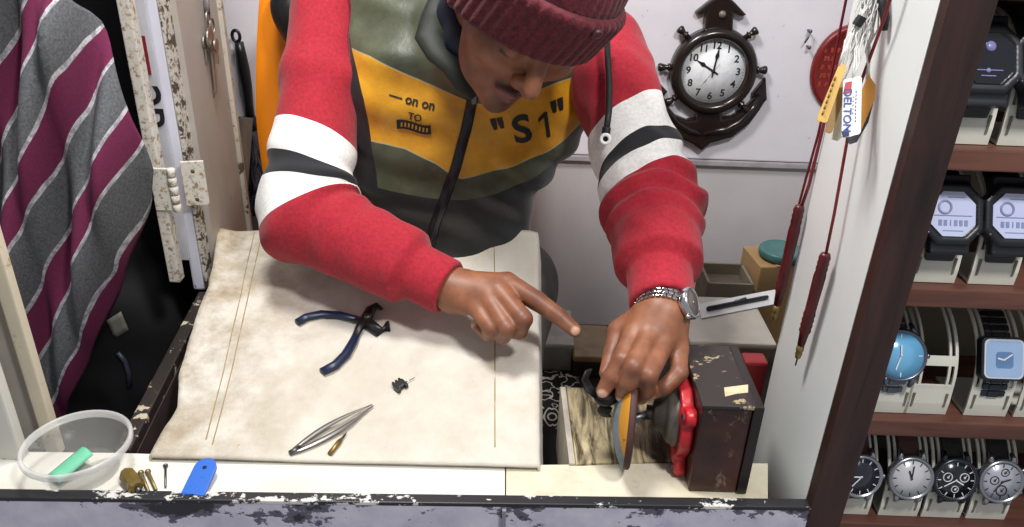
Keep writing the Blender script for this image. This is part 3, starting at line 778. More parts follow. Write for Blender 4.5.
c = s.mix(s.math('MULTIPLY', s.ramp(n3, .70, .76), s.math('ADD', s.math('MULTIPLY', leftness, .5), .25)), c, lin('4f4436'))
s.base(c); s.b.inputs['Roughness'].default_value = .9; s.bump(s.math('ADD', s.noise(900, 2), s.math('MULTIPLY', s.noise(22, 5), 2.0)), .45, .003)
m_canvas = s.m
work = thing('work_cloth', 'stained cream canvas work cloth spread over the lap, tools lying on it', 'cloth', (-.2, .86, .93))
clo = MB().raw(vs, fs, True); bmesh.ops.recalc_face_normals(clo.bm, faces=clo.bm.faces[:])
clo.build('canvas', m_canvas, work, True, solid=.003)
bvh_c = BVHTree.FromPolygons([V(q) for q in vs], fs)
def onc(px, py, up=.0015):
    h = bvh_c.ray_cast(V(CAM), V(ray(px, py)).normalized()); return np.array(h[0])+A(0, 0, up+.0015)
m_thread = mat('seam thread', '9c8a62', .9)
for pl in ([(263, 232), (256, 262), (249, 295), (241, 330), (232, 372), (221, 415), (211, 452)], [(255, 233), (248, 262), (241, 296), (233, 330), (224, 372), (213, 415), (205, 446)],
           [(494, 238), (495, 290), (495, 340), (495, 400), (495, 458)]):
    pts = []
    for a, b in zip(pl[:-1], pl[1:]):
        for k in range(6): pts.append(onc(a[0]+(b[0]-a[0])*k/6, a[1]+(b[1]-a[1])*k/6, -.0006))
    MB().tube(pts, .0011, 5).build('seam', m_thread, work, True)

# ------------------------------------------------------------------ tools on the cloth
def flat_axes(a, b):
    t = V(b)-V(a); t.normalize(); z = Vector((0, -.17, 1)); z = (z-t*z.dot(t)).normalized(); return t, z, z.cross(t)
m_grip = mat('navy rubber grip', '14213f', .38, 0, .1); m_iron = mat('blackened steel', '3b3a3c', .4, .8, .25, 60)
pv = onc(368, 325, .004)
pl = thing('pliers', 'open end cutting pliers with navy blue grips lying on the cloth', 'pliers', pv)
def on_path(px, up): return [onc(x, y, up) for x, y in px]
MB().tube(on_path([(357, 323), (340, 319), (322, 318), (307, 321), (297.5, 326.5)], .005), [.0052, .0064, .0066, .0064, .0058], 10, flat=.75).build('grip', m_grip, pl, True)
MB().tube(on_path([(358, 336), (353, 347), (346, 359), (336, 369), (322.5, 376)], .005), [.0052, .0062, .0068, .0066, .0058], 10, flat=.75).build('grip', m_grip, pl, True)
MB().tube(on_path([(352, 323), (362, 324), (370, 328), (380, 336), (387, 333), (388, 326)], .005), [.0045, .0065, .0085, .0078, .0060, .0025], 10, flat=.7).build('jaw', m_iron, pl, True)
MB().tube(on_path([(356, 341), (361, 331), (367, 323), (371, 315), (377, 311), (382, 314.5)], .007), [.0045, .0065, .0085, .0078, .0060, .0025], 10, flat=.7).build('jaw', m_iron, pl, True)
MB().lathe([(.0045, -.008), (.0045, .001), (.003, .002), (0, .002)], V(onc(368, 325, .013)), frame((0, -.17, 1)), 14).build('pivot', m_dsteel, pl, True)
tw = thing('tweezers', 'pair of slim steel tweezers lying on the cloth near the ledge', 'tweezers', onc(330, 433))
tA, tB = onc(291, 456, .003), onc(373, 408, .003); t, z, y = flat_axes(tA, tB)
for sgn in (-1, 1):
    pts = [V(tA)+(V(tB)-V(tA))*k+y*sgn*(.0012+.0062*math.sin(PI*min(1, k*1.02))**1.0) for k in np.linspace(0, 1, 13)]
    MB().tube(pts, [.0020, .0026, .0032, .0036, .0038, .0038, .0036, .0032, .0028, .0023, .0018, .0013, .0008], 8, flat=.5).build('arm', mat('satin steel', '9a9894', .3, .9, .1), tw, True)
MB().cyl(V(tA)-t*.001, V(tA)+t*.012, .0032, n=8).build('joint', m_dsteel, tw, True)
sdv = thing('screwdriver', 'tiny brass pointed screwdriver below the tweezers on the cloth', 'screwdriver', onc(338, 446))
a, b = onc(330, 457, .003), onc(347, 435.5, .003); a, b = V(a), V(b)
MB().tube([a, a+(b-a)*.55, a+(b-a)*.7], [.0028, .0030, .0018], 10).build('handle', mat('old brass', '86703c', .4, .8, .2), sdv, True)
MB().tube([a+(b-a)*.68, a+(b-a)*.85, b], [.0016, .0013, .0003], 8).build('blade', m_iron, sdv, True)
c0 = onc(400, 389, .004); cr = thing('link_remover', 'small black pin tool with thin steel pin on the cloth', 'tool', c0)
t, z, y = flat_axes(onc(393, 394), onc(408, 384)); fr = Matrix((t, y, z)).transposed(); m_bp = mat('black plastic', '121214', .35)
MB().box(V(c0), (.015, .010, .007), fr, .001).build('body', m_bp, cr, True)
b = MB()
for k in (-1, 0, 1): b.box(V(c0)+t*k*.0046+y*.0062, (.0028, .005, .006), fr, .0006)
b.box(V(c0)-t*.0055-y*.005, (.004, .005, .007), fr, .0006); b.box(V(c0)+t*.0055-y*.005, (.004, .005, .007), fr, .0006); b.build('prongs', m_bp, cr, True)
MB().cyl(V(c0)+t*.006, V(onc(415, 380.5, .003)), .0007, .0005, 8).build('pin', m_steel, cr, True)

# ------------------------------------------------------------------ on the front ledge
LZ = .897
tc = P(66, 459, Z=.933); ty = .642; tub = thing('plastic_tub', 'round translucent plastic tub at the left end of the ledge', 'tub', (tc[0], ty, LZ))
s = NT('milky plastic'); s.base(lin('dcdad6')); s.b.inputs['Roughness'].default_value = .25; s.b.inputs['Alpha'].default_value = .13; s.b.inputs['Transmission Weight'].default_value = .0; m_tub = s.m
s = NT('milky rim'); s.base(lin('e4e3e0')); s.b.inputs['Roughness'].default_value = .25; s.b.inputs['Alpha'].default_value = .45; m_tubr = s.m
MB().lathe([(0, .0012), (.0345, .0012), (.0355, .003), (.0505, .036), (.0515, .036), (.0365, .001), (.035, 0), (0, 0)][::-1], (0, 0, 0), None, 48).build('bowl', m_tub, tub)
MB().lathe([(.0502, .033), (.0502, .040), (.0525, .0415), (.0545, .040), (.0545, .034), (.0525, .0325), (.0502, .033)], (0, 0, 0), None, 48, caps=False).build('rim', m_tubr, tub)
q = V(P(72, 470, Z=LZ+.004)); q.y = min(max(q.y, .635), .65)
gp = MB()
def slip(u, v): return Vector(((u-.5)*.022, (v-.5)*.040, .006+.004*math.sin(u*PI)+.010*v))
gp.grid(slip, 6, 10); o = gp.build('green_slip', mat('green paper', '6cc09c', .6), None, solid=.0006)
o.matrix_world = Matrix.Translation((q.x, q.y, LZ)) @ Matrix.Rotation(-.55, 4, 'Z'); tag(o, 'folded green paper slip lying inside the plastic tub', 'paper')
# wooden-handled driver, rods, nail, blue strip
a, b = V(P(126, 473, Z=.905)), V(P(144, 497, Z=.905)); b = a+(b-a)*.95
hd = thing('screwdriver', 'stubby olive brown screwdriver handle on the ledge beside the tub', 'screwdriver', (a+b)/2)
t = (b-a).normalized()
MB().lathe([(0, -.002), (.006, -.001), (.0085, .004), (.0088, .012), (.0078, .020), (.0085, .027), (.006, .030), (0, .030)], a, frame(t), 8, smooth=False).build('handle', mat('olive brown handle', '6e5a27', .4, 0, .2, 40), hd, True)
MB().cyl(a+t*.029, a+t*.036, .0025, n=10).build('shank', m_dsteel, hd, True)
m_brass = mat('tarnished brass', '9a8b63', .45, .7, .25, 60)
for (x0_, y0_, x1_, y1_, lb) in ((141, 473, 151, 497, 'brass screw on the ledge, the nearer to the olive handle'), (148, 472, 159, 496, 'brass screw on the ledge, the nearer to the nail')):
    a, b = V(P(x0_, y0_, Z=.9005)), V(P(x1_, y1_, Z=.9005)); t = (b-a).normalized()
    sc_ = thing('screw', lb, 'screw', a); L = min((b-a).length, .033)
    MB().cyl(a, a+t*L, .0021, .0016, 10).build('shank', m_brass, sc_, True)
    MB().lathe([(0, -.0022), (.003, -.0018), (.0034, 0), (.0018, .002)], a, frame(t), 12).build('head', m_brass, sc_, True)
a, b = V(P(165.5, 466, Z=.8995)), V(P(165.5, 496, Z=.8995)); t = (b-a).normalized()
nl = MB().cyl(a, a+t*min((b-a).length, .034), .0013, .0012, 8); nl.lathe([(.0028, -.001), (.0028, 0), (.0013, .0012)], a, frame(t), 12)
tag(nl.build('nail', m_dsteel), 'thin nail lying on the ledge between screws and blue strip', 'nail')
a, b = V(P(207, 463, Z=.912)), V(P(190, 500, Z=.9005)); t = (b-a).normalized(); rot = Matrix((t, Vector((0, 0, 1)).cross(t), Vector((0, 0, 1)))).transposed()
s = NT('speckled blue plastic'); k = s.noise(210, 3, .7); s.base(s.mix(s.ramp(k, .62, .70), lin('1f62c4'), lin('123a78'))); s.b.inputs['Roughness'].default_value = .45
W2 = .0125; L2 = .033
poly = [(W2*math.cos(q)*.95, W2*math.sin(q)) for q in np.linspace(PI/2, 3*PI/2, 15)]+[(L2, -W2*1.05), (L2, W2*1.05)]
o = MB().prism(poly, .004, a+t*.006+Vector((0, 0, -.0033)), rot, .0008).build('blue_strip', s.m); tag(o, 'blue plastic strip with rounded end lying on the ledge', 'strip')
MB().lathe([(.0022, 0), (.0022, .0004), (0, .0004)], a+t*.006+Vector((0, 0, .0008)), None, 14).build('hole', m_black, o, True)
MB().lathe([(.0018, 0), (.0018, .0004), (0, .0004)], a+t*.040+Vector((0, 0, .0008)), None, 14).build('hole', m_black, o, True)

# ------------------------------------------------------------------ low table, board, cloths and boxes behind the grinder
TZ = .80
lt = thing('low_table', 'low dark table behind the counter under the boxes and scuffed board', 'table', (.22, .95, FLOOR))
m_tab = mat('dark table wood', '3a322c', .7, 0, .25, 14)
MB().prism([(.055, .685), (.312, .685), (.312, .806), (.46, .806), (.46, 1.145), (.055, 1.145)], .024, (0, 0, TZ-.024), bev=.002).build('tabletop', m_tab, lt, True)
for x, y in ((.075, .71), (.285, .71), (.44, 1.12), (.075, 1.12)):
    MB().box((x, y, (FLOOR+TZ-.024)/2), (.035, .035, TZ-.024-FLOOR), bev=.002).build('leg', m_tab, lt, True)
# patterned runner
s = NT('black and white printed cloth')
q0 = P(552, 415, Z=TZ+.003)
def pat():
    mp = s.n('ShaderNodeMapping'); mp.inputs['Location'].default_value = (-float(q0[0]), -float(q0[1]), 0); s.l(s.coord(), mp.inputs[0])
    xyz = s.n('ShaderNodeSeparateXYZ'); s.l(mp.outputs[0], xyz.inputs[0]); return xyz.outputs[0], xyz.outputs[1]
X, Y = pat()
ax = s.math('ABSOLUTE', X)
r1 = s.math('SQRT', s.math('ADD', s.math('POWER', s.math('MULTIPLY', ax, 1.25), 2), s.math('POWER', s.math('ADD', Y, .006), 2)))
ring = s.math('LESS_THAN', s.math('ABSOLUTE', s.math('SUBTRACT', r1, .0075)), .0016)
wav = s.math('SINE', s.math('MULTIPLY', ax, 420)); pet = s.math('LESS_THAN', s.math('ABSOLUTE', s.math('SUBTRACT', s.math('SUBTRACT', r1, .0165), s.math('MULTIPLY', wav, .0026))), .0018)
vo = s.n('ShaderNodeTexNoise'); vo.inputs['Scale'].default_value = 75; vo.inputs['Detail'].default_value = 1; s.l(s.coord(), vo.inputs['Vector'])
blob = s.math('LESS_THAN', s.math('ABSOLUTE', s.math('SUBTRACT', vo.outputs['Fac'], .5)), .035)
far = s.math('GREATER_THAN', r1, .023)
near = s.math('GREATER_THAN', Y, -.032)
pt = s.math('MAXIMUM', s.math('MAXIMUM', ring, pet), s.math('MULTIPLY', blob, far)); pt = s.math('MULTIPLY', pt, near)
s.base(s.mix(pt, lin('121113'), lin('cbc5bd'))); s.b.inputs['Roughness'].default_value = .9
x0_, x1_ = float(P(536, 420, Z=TZ)[0])-.03, float(P(566, 385, Z=TZ)[0])+.02
rn = MB().grid(lambda u, v: (x0_+(x1_-x0_)*u, .70+.295*v, TZ+.003+.0012*math.sin(u*9+v*14)), 10, 24).build('printed_runner', s.m, None, solid=.002)
tag(rn, 'black cloth with white floral print on the low table beside the canvas', 'cloth')
# scuffed board
c4 = [P(566, 387, Z=.9), P(688, 389, Z=.9), P(690, 459, Z=.9), P(576, 464, Z=.9)]
s = NT('scuffed pale wood'); k = s.noise(24, 8, .7, stretch=(3, .5, 1), dist=.8); k2 = s.noise(10, 5, .6)
c = s.mix(s.ramp(k, .42, .60), lin('463b27'), lin('c0b08a')); c = s.mix(s.math('MULTIPLY', s.ramp(k2, .55, .7), .6), c, lin('5d5038')); s.base(c); s.b.inputs['Roughness'].default_value = .7; s.bump(k, .4, .002); m_scuff = s.m
bd_ = thing('wooden_board', 'scuffed pale wooden board block under the grinding disc', 'board', (.14, .75, TZ))
MB().prism([(p[0], p[1]) for p in c4], .9-TZ-.0005, (0, 0, TZ+.0005), bev=.002).build('block', m_scuff, bd_, True)
e0, e1 = c4[0], c4[3]; dv = V(e1-e0); rz = math.atan2(dv.y, dv.x)
MB().box(V((e0+e1)/2)+Vector((-.004, 0, -.049)), (dv.length, .007, .099), Matrix.Rotation(rz, 3, 'Z'), .001).build('pale_edge', mat('pale edge', 'b5aea0', .7, 0, .15, 30), bd_, True)
# boxes
def quad_box(name, label, cat, x0p, x1p, pyb, yf, depth, zt, m, z0=TZ, bev=.003):
    xa, xb = float(P(x0p, pyb, Y=yf)[0]), float(P(x1p, pyb, Y=yf)[0])
    th = thing(name, label, cat, ((xa+xb)/2, yf+depth/2, z0)); return th, xa, xb
th, xa, xb = quad_box('metal_tin', 'low grey metal tin behind the printed cloth', 'box', 536, 571, 370, 1.0, .10, .86, None)
m_tin = mat('grey tin', '8d8a85', .5, .3, .2, 20); yz = float(P(555, 348, Y=1.0)[2])
MB().box(((xa+xb)/2, 1.05, (TZ+yz)/2), (xb-xa, .10, yz-TZ-.001), bev=.003).build('body', m_tin, th, True)
MB().box(((xa+xb)/2, 1.05, yz+.004), (xb-xa+.004, .104, .008), bev=.002).build('lid', mat('grey tin lid', 'a39f99', .5, .2, .2, 20), th, True)
th, xa, xb = quad_box('brown_box', 'dark brown box with tan lid behind the pointing finger', 'box', 573, 611, 370, .985, .09, .86, None)
yz = float(P(590, 362, Y=.985)[2])
MB().box(((xa+xb)/2, 1.03, (TZ+yz)/2), (xb-xa, .09, yz-TZ-.001), bev=.003).build('body', mat('dark brown box', '241a15', .5, 0, .2, 20), th, True)
MB().box(((xa+xb)/2, 1.03, yz+.005), (xb-xa+.003, .093, .010), bev=.003).build('lid', mat('tan brown lid', '8f744c', .5, 0, .3, 25), th, True)
th, xa, xb = quad_box('storage_box', 'clear lidded plastic storage box behind the grinder case', 'box', 690, 778, 342, .90, .14, .9, None)
zt = float(P(735, 343, Y=.90)[2]); yb = float(P(735, 297, Z=zt)[1])
MB().box(((xa+xb)/2, (.90+yb)/2, (TZ+zt)/2), (xb-xa-.008, yb-.90-.008, zt-TZ-.010), bev=.006).build('body', mat('beige filled plastic', '9b8d74', .35, 0, .25, 18), th, True)
MB().box(((xa+xb)/2, (.90+yb)/2, zt-.005), (xb-xa, yb-.90, .009), bev=.003).build('lid', mat('cloudy lid', 'cbc5b6', .3, 0, .12, 14), th, True)
cq = [P(699, 304, Z=zt+.001), P(701, 318.5, Z=zt+.001), P(781, 303, Z=zt+.001), P(779, 289, Z=zt+.001)]
o = MB().prism([(p[0], p[1]) for p in cq], .001, (0, 0, zt+.0005)).build('white_card', mat('white card', 'e9e9ea', .5, 0, .03)); tag(o, 'white card strip lying slanted on the storage box lid', 'card')
a, b = V(P(707, 309, Z=zt+.005)), V(P(768, 297, Z=zt+.005)); t = (b-a)
kn = thing('slim_tool', 'slim black tool lying on the white card', 'tool', (a+b)/2)
MB().tube([a, a+t*.03, a+t*.35, a+t*.6, a+t*.97, b], [.003, .0042, .0042, .0038, .0036, .0025], 10, flat=.7, up=(0, 0, 1)).build('body', mat('dark slate plastic', '23292d', .35), kn, True)
MB().tube([a+t*.45+Vector((0, 0, .003)), a+t*.62+Vector((0, 0, .005))], [.0022, .0022], 8).build('clip', m_dsteel, kn, True)
th, xa, xb = quad_box('brown_box', 'grey brown open box behind the storage box lid', 'box', 706, 752, 297, 1.06, .07, .9, None)
zt2 = float(P(730, 284, Y=1.06)[2])
b = MB(); w_ = .004
b.box(((xa+xb)/2, 1.06+w_/2, (TZ+zt2)/2), (xb-xa, w_, zt2-TZ)); b.box(((xa+xb)/2, 1.13, (TZ+zt2)/2), (xb-xa, w_, zt2-TZ))
b.box((xa+w_/2, 1.096, (TZ+zt2)/2), (w_, .068, zt2-TZ)); b.box((xb-w_/2, 1.096, (TZ+zt2)/2), (w_, .068, zt2-TZ)); b.box(((xa+xb)/2, 1.096, TZ+.003), (xb-xa, .068, .005))
b.build('walls', mat('grey brown board', '7d7464', .7, 0, .2, 20), th, True)
MB().box(((xa+xb)/2, 1.096, zt2-.02), (xb-xa-.010, .062, .004)).build('inner_flap', mat('dim board', '5d5446', .8), th, True)
th, xa, xb = quad_box('carton', 'small tan cardboard carton under the teal lid', 'box', 754, 800, 290, 1.075, .07, .9, None)
zt3 = float(P(765, 268, Y=1.075)[2]); rz = Matrix.Rotation(.12, 3, 'Z')
MB().box(((xa+xb)/2, 1.12, (TZ+zt3)/2), (xb-xa, .075, zt3-TZ-.001), rz, .002).build('body', mat('tan cardboard', 'a8875c', .8, 0, .15, 12), th, True)
MB().box(((xa+xb)/2, 1.12, zt3+.0005), (.02, .076, .001), rz).build('tape', mat('tape', 'c2a878', .4), th, True)
lc = V(P(779, 262, Z=zt3+.002)); lc.y = 1.115; lc.x = float(P(779, 260, Y=1.115)[0])
tl_ = MB().lathe([(0, 0), (.030, 0), (.034, .004), (.034, .012), (.031, .015), (.026, .013), (0, .013)], (lc.x, lc.y, zt3+.0015), frame((0, -.0, 1)), 36); tag(tl_.build('lid', mat('teal plastic', '3d6f6d', .4)), 'round teal plastic lid lying on the tan carton', 'lid')
rp_ = P(757, 368, Y=.83)
tag(MB().box((rp_[0], .845, (TZ+rp_[2])/2+.003), (.03, .025, rp_[2]-TZ+.006), bev=.004).build('red_case', mat('red plastic', 'a3262b', .45)), 'small red plastic case between grinder case and white side panel', 'case')

# ------------------------------------------------------------------ bench grinder
yf = .643; zt = float(P(735, 406, Y=yf)[2]); bx0 = float(P(703, 407, Y=yf)[0]); bx1 = float(P(766, 405, Y=yf)[0]); yb = float(P(718, 346, Z=zt)[1])
GZ = LZ+.001
gr = thing('bench_grinder', 'small polishing grinder with red bracket and dark wooden motor case', 'grinder', ((bx0+bx1)/2, (yf+yb)/2, GZ))
m_case = NT('scratched dark red brown rexine'); k = m_case.noise(12, 7, .65); k2 = m_case.noise(60, 6, .75, stretch=(1, 1, .5)); 
c = m_case.mix(m_case.ramp(k, .35, .7), lin('241512'), lin('4d2a22')); c = m_case.mix(m_case.math('MULTIPLY', m_case.ramp(k2, .60, .68), .7), c, lin('8d7a62')); m_case.base(c); m_case.b.inputs['Roughness'].default_value = .4; m_case = m_case.m
m_top = worn('scratched black top', '2a2320', '9d8d70', .565, 26, '5d4a35', .6, .45, fine=120, stretch=(1, 2, 1))
MB().box(((bx0+bx1-.012)/2, (yf+yb)/2, (GZ+zt-.004)/2), (bx1-bx0-.012, yb-yf, zt-.004-GZ), bev=.002).build('case', m_case, gr, True)
MB().box(((bx0+bx1-.012)/2, (yf+yb)/2, zt-.002), (bx1-bx0-.010, yb-yf+.003, .004), bev=.001).build('top_panel', m_top, gr, True)
MB().box((bx1-.006, (yf+yb)/2, (GZ+zt)/2), (.011, yb-yf+.004, zt-GZ), bev=.002).build('end_plate', mat('black end plate', '1d1513', .35, 0, .3, 20), gr, True)
pq = [P(724, 388, Z=zt), P(748, 385, Z=zt), P(748, 393, Z=zt), P(737, 394, Z=zt), P(725, 397, Z=zt)]
MB().prism([(p[0], p[1]) for p in pq], .0006, (0, 0, zt+.0001)).build('torn_label', mat('torn label', 'c9b896', .8, 0, .15, 60), gr, True)
DC = P(628, 420, Z=.957); ay, az = float(DC[1]), float(DC[2])
axd = Vector((-1, .15, .0)).normalized()
px_ = bx0-.004
fl0 = Vector((px_, ay+.012, az))
def bracket(p):
    q = p-A(*fl0); r2 = np.sqrt(q[:, 1]**2+q[:, 2]**2)
    d = np.maximum(r2-.043, np.abs(q[:, 0])-.004)
    rib = np.maximum(np.abs(r2-.040)-.0045, np.abs(q[:, 0]+.004)-.006); d = smin(d, rib, .004)
    for (yy, zz) in ((-.028, -.054), (.046, .036), (-.040, .028), (.036, -.050)):
        zz = max(zz, GZ+.010-az); dirv = A(0, yy, zz)
        e = rc(q, (-.002, 0, 0), (-.002, yy, zz), .008, .0085); d = smin(d, e, .008)
        d = smin(d, np.maximum(np.sqrt((q[:, 1]-yy)**2+(q[:, 2]-zz)**2)-.0095, np.abs(q[:, 0]+.002)-.006), .003)
    return np.maximum(d, (bx0-.0005-.0*p[:, 0])*-1+p[:, 0])
vv, ff = sdf_mesh(bracket, fl0-Vector((.03, .09, .09)), fl0+Vector((.02, .09, .09)), .0016)
s = NT('chipped red enamel'); k = s.noise(60, 6, .7); s.base(s.mix(s.ramp(k, .64, .68), lin('b5202a'), lin('57433c'))); s.b.inputs['Roughness'].default_value = .35; m_red = s.m
brk = np_mesh('bracket', vv, ff, m_red, gr)
for (yy, zz) in ((-.028, -.054), (-.040, .028)):
    zz = max(zz, GZ+.010-az)
    MB().lathe([(.0045, 0), (.0045, .003), (.003, .0038), (0, .004)], fl0+Vector((-.008, yy, zz)), frame((-1, 0, 0)), 6, smooth=False).build('bolt', m_dsteel, brk, True)
m_cast = mat('grey cast metal', '6f6960', .5, .5, .3, 40)
hubc = Vector((px_-.004, ay+.010, az)); fr = frame(axd)
MB().lathe([(.034, 0), (.034, .006), (.031, .008), (.031, .011), (.026, .015), (.020, .018), (.0185, .027), (.013, .029), (.0085, .030), (.0085, .036), (0, .036)], hubc, fr, 40).build('hub', m_cast, gr, True)
dcen = V(DC)
MB().cyl(hubc+axd*.030, dcen-axd*.002, .0048, n=18).build('shaft', m_dsteel, gr, True)
RD = .053
def disc():
    s = NT('worn abrasive disc')
    tc_ = s.n('ShaderNodeTexCoord'); k = s.noise(40, 6, .7); k2 = s.noise(15, 4)
    side = s.attr('side')
    e = s.math('ADD', side, s.math('MULTIPLY', s.math('SUBTRACT', k2, .5), .012))
    grey = s.mix(s.ramp(k, .3, .7), lin('4c5964'), lin('7d8a92')); org = s.mix(s.ramp(k, .62, .68), lin('c98a1c'), lin('4a3a22'))
    c = s.mix(s.math('GREATER_THAN', e, .036), grey, org); c = s.mix(s.math('LESS_THAN', s.attr('axial'), .0012), c, s.mix(k2, lin('2d1a19'), lin('5d3a35'))); s.base(c); s.b.inputs['Roughness'].default_value = .7
    return s.m
prof = [(0, .017), (.008, .0168), (.018, .0155), (.028, .013), (.038, .0095), (.046, .0055), (.0515, .002), (RD, .0005), (RD, -.005), (.05, -.0065), (0, -.0065)]
db = MB().lathe(prof, dcen, fr, 64); dob = db.build('grinding_disc', disc(), gr, True)
camdir = (V(CAM)-dcen); camdir = (camdir-axd*camdir.dot(axd)).normalized()
at = dob.data.attributes.new('axial', 'FLOAT', 'POINT'); off = rootm(gr).translation; at.data.foreach_set('value', np.array([((v.co+off-dcen).dot(axd)) for v in dob.data.vertices], np.float32))
at = dob.data.attributes.new('side', 'FLOAT', 'POINT'); off = rootm(gr).translation
# subdivide first so that the colour boundary is smooth
at.data.foreach_set('value', np.array([((v.co+off-dcen).dot(camdir)) for v in dob.data.vertices], np.float32))

# watch gripped in the hand against the disc
hw = thing('wristwatch', 'black wristwatch held in the fingers at the grinding disc', 'watch', P(606, 392, D=.85))
wc = V(P(607, 394, D=.853)); wz = V(-Fv*.6+Uv*.7-Rv*.3).normalized(); fr2 = frame(wz, Rv)
MB().lathe([(0, -.004), (.014, -.004), (.0155, -.002), (.0155, .002), (.0135, .004), (0, .004)], wc, fr2, 28).build('case', mat('black watch case', '17171a', .3, .4), hw, True)
MB().lathe([(0, .0042), (.012, .0042), (.012, .0044), (0, .0044)], wc, fr2, 28).build('dial', mat('dark dial', '2b2b30', .3), hw, True)
sp = [wc+V(-Rv)*.012, wc+V(-Rv*.020+Uv*.006), wc+V(-Rv*.024+Uv*.016-Fv*-.004), wc+V(-Rv*.020+Uv*.026)]
MB().tube(sp, .008, 8, flat=.22, up=wz.cross(V(Rv))).build('strap', mat('black strap', '131315', .6), hw, True)
sp = [wc+V(-Uv)*.012, wc+V(-Uv*.020+Rv*-.004), wc+V(-Uv*.026+Fv*.01)]
MB().tube(sp, .007, 8, flat=.25).build('strap', mat('black strap', '131315', .6), hw, True)

# ------------------------------------------------------------------ watch worn on the left wrist
ax_w = (V(lM[0])-V(W_L)); ax_w = (V(W_L)-V(E_L)).normalized()*.6+ax_w.normalized()*.4; ax_w.normalize()
wcn = V(P(662, 309, D=.877)); dz = V(Rv*.80-Fv*.45+Uv*.30); dz = (dz-ax_w*dz.dot(ax_w)).normalized(); dx = dz.cross(ax_w)
ww = thing('wristwatch', 'silver wristwatch with steel link bracelet worn on the left wrist', 'watch', wcn)
RW = .0305
b = MB(); nl_ = 30
for k in range(nl_):
    a_ = 2*PI*k/nl_
    if math.cos(a_) > math.cos(.50): continue
    dr = dz*math.cos(a_)+dx*math.sin(a_); tg = -dz*math.sin(a_)+dx*math.cos(a_); rr = RW-.0005
    for j in (-1, 0, 1):
        cpos = wcn+dr*rr+ax_w*j*.0052+tg*(.0015 if j == 0 else 0)
        b.box(cpos, (.0050 if j else .0050, .0052, .0026), Matrix((ax_w, tg, dr)).transposed(), .0009)
m_chrome = mat('polished steel', 'c9cbcf', .18, 1, .04)
b.build('bracelet', m_chrome, ww, True)
cw_ = wcn+dz*(RW-.001); frw = frame(dz, ax_w)
MB().lathe([(0, -.002), (.0165, -.002), (.0185, .001), (.0190, .005), (.0175, .0085), (.0155, .0092), (.0150, .0075), (0, .0075)], cw_, frw, 40).build('case', m_chrome, ww, True)
MB().lathe([(0, .0077), (.0149, .0077), (.0149, .0079), (0, .0079)], cw_, frw, 36).build('dial', mat('taupe dial', '6d625c', .35, .2), ww, True)
hb_ = MB(); hb_.box(cw_+dz*.0083+frw@Vector((.003, .002, 0)), (.009, .0011, .0004), frw@Matrix.Rotation(.6, 3, 'Z')); hb_.box(cw_+dz*.0086+frw@Vector((-.001, .005, 0)), (.0009, .011, .0004), frw@Matrix.Rotation(.2, 3, 'Z'))
hb_.build('hands', m_chrome, ww, True)
MB().cyl(cw_+dz*.004+frw@Vector((.0185, 0, 0)), cw_+dz*.004+frw@Vector((.0225, 0, 0)), .003, n=12, bev=.0006).build('crown', m_chrome, ww, True)
# ------------------------------------------------------------------ back wall: clock, red plaque, brush, pole, chair
YC = 1.575
def wp(x, y, Y=YC): q = P(x, y, Y=Y); return float(q[0]), float(q[2])
def wpoly(pts): return [wp(*q) for q in pts]
def cp(l): return [(640+x/3.4, y/3.4) for x, y in l]           # outline readings from a 3.4x enlargement
WR = frame((0, -1, 0), (1, 0, 0))                              # local x right, y up, z towards the viewer
m_clk = mat('glossy dark brown plastic', '221816', .22, 0, .15, 30, spec=.6)
ccx, ccz = wp(713.5, 71.5); rim_o = .0865; RD_ = .0645
clk = thing('wall_clock', 'dark brown anchor-shaped ship wheel clock on the white wall', 'clock', (ccx, 1.59, ccz))
def wall_prism(name, poly, d, y=1.588, bev=.004, par=None):
    return MB().prism([(x, z) for x, z in poly], d, (0, y, 0), frame((0, -1, 0), (1, 0, 0)), bev).build(name, m_clk, par or clk, True)
# anchor: stock at the top, shank, crescent arms with flukes
wall_prism('stock', wpoly(cp([(190, 42), (232, 8), (282, -28), (325, 10), (362, 50), (345, 56), (318, 44), (316, 100), (218, 104), (225, 42), (200, 52)])), .016)
crescent = cp([(40, 318), (33, 312), (46, 262), (94, 312), (80, 326), (95, 362), (120, 392), (160, 408), (190, 404), (196, 352), (276, 352), (280, 402), (312, 396), (350, 376), (384, 340), (395, 326), (384, 320), (428, 266), (432, 338), (420, 350), (408, 372), (372, 420), (312, 466), (240, 486), (208, 512), (180, 490), (132, 468), (95, 428), (62, 378)])
wall_prism('anchor', wpoly(crescent), .018, bev=.006)
b = MB()
for cpts in ([(70, 330), (92, 375), (125, 415), (165, 440), (205, 450)], [(400, 336), (372, 378), (335, 415), (290, 438), (215, 452)]):
    pts = [Vector((wp(*q)[0], 1.569, wp(*q)[1])) for q in cp(cpts)]; b.tube(pts, [.003, .005, .006, .006, .005], 8)
b.build('anchor_ridge', m_clk, clk, True)
b = MB(); b.lathe([(.0, 0), (.0068, 0), (.0068, .003), (0, .004)], (wp(*cp([(278, 47)])[0])[0], 1.571, wp(*cp([(278, 47)])[0])[1]), WR, 14); b.build('stud', mat('worn stud', '7d6f66', .3), clk, True)
MB().lathe([(rim_o, 0), (rim_o, .018), (rim_o-.004, .026), (rim_o-.011, .030), (RD_+.004, .028), (RD_, .022), (RD_, .010), (0, .010)], (ccx, 1.589, ccz), WR, 56).build('rim', m_clk, clk, True)
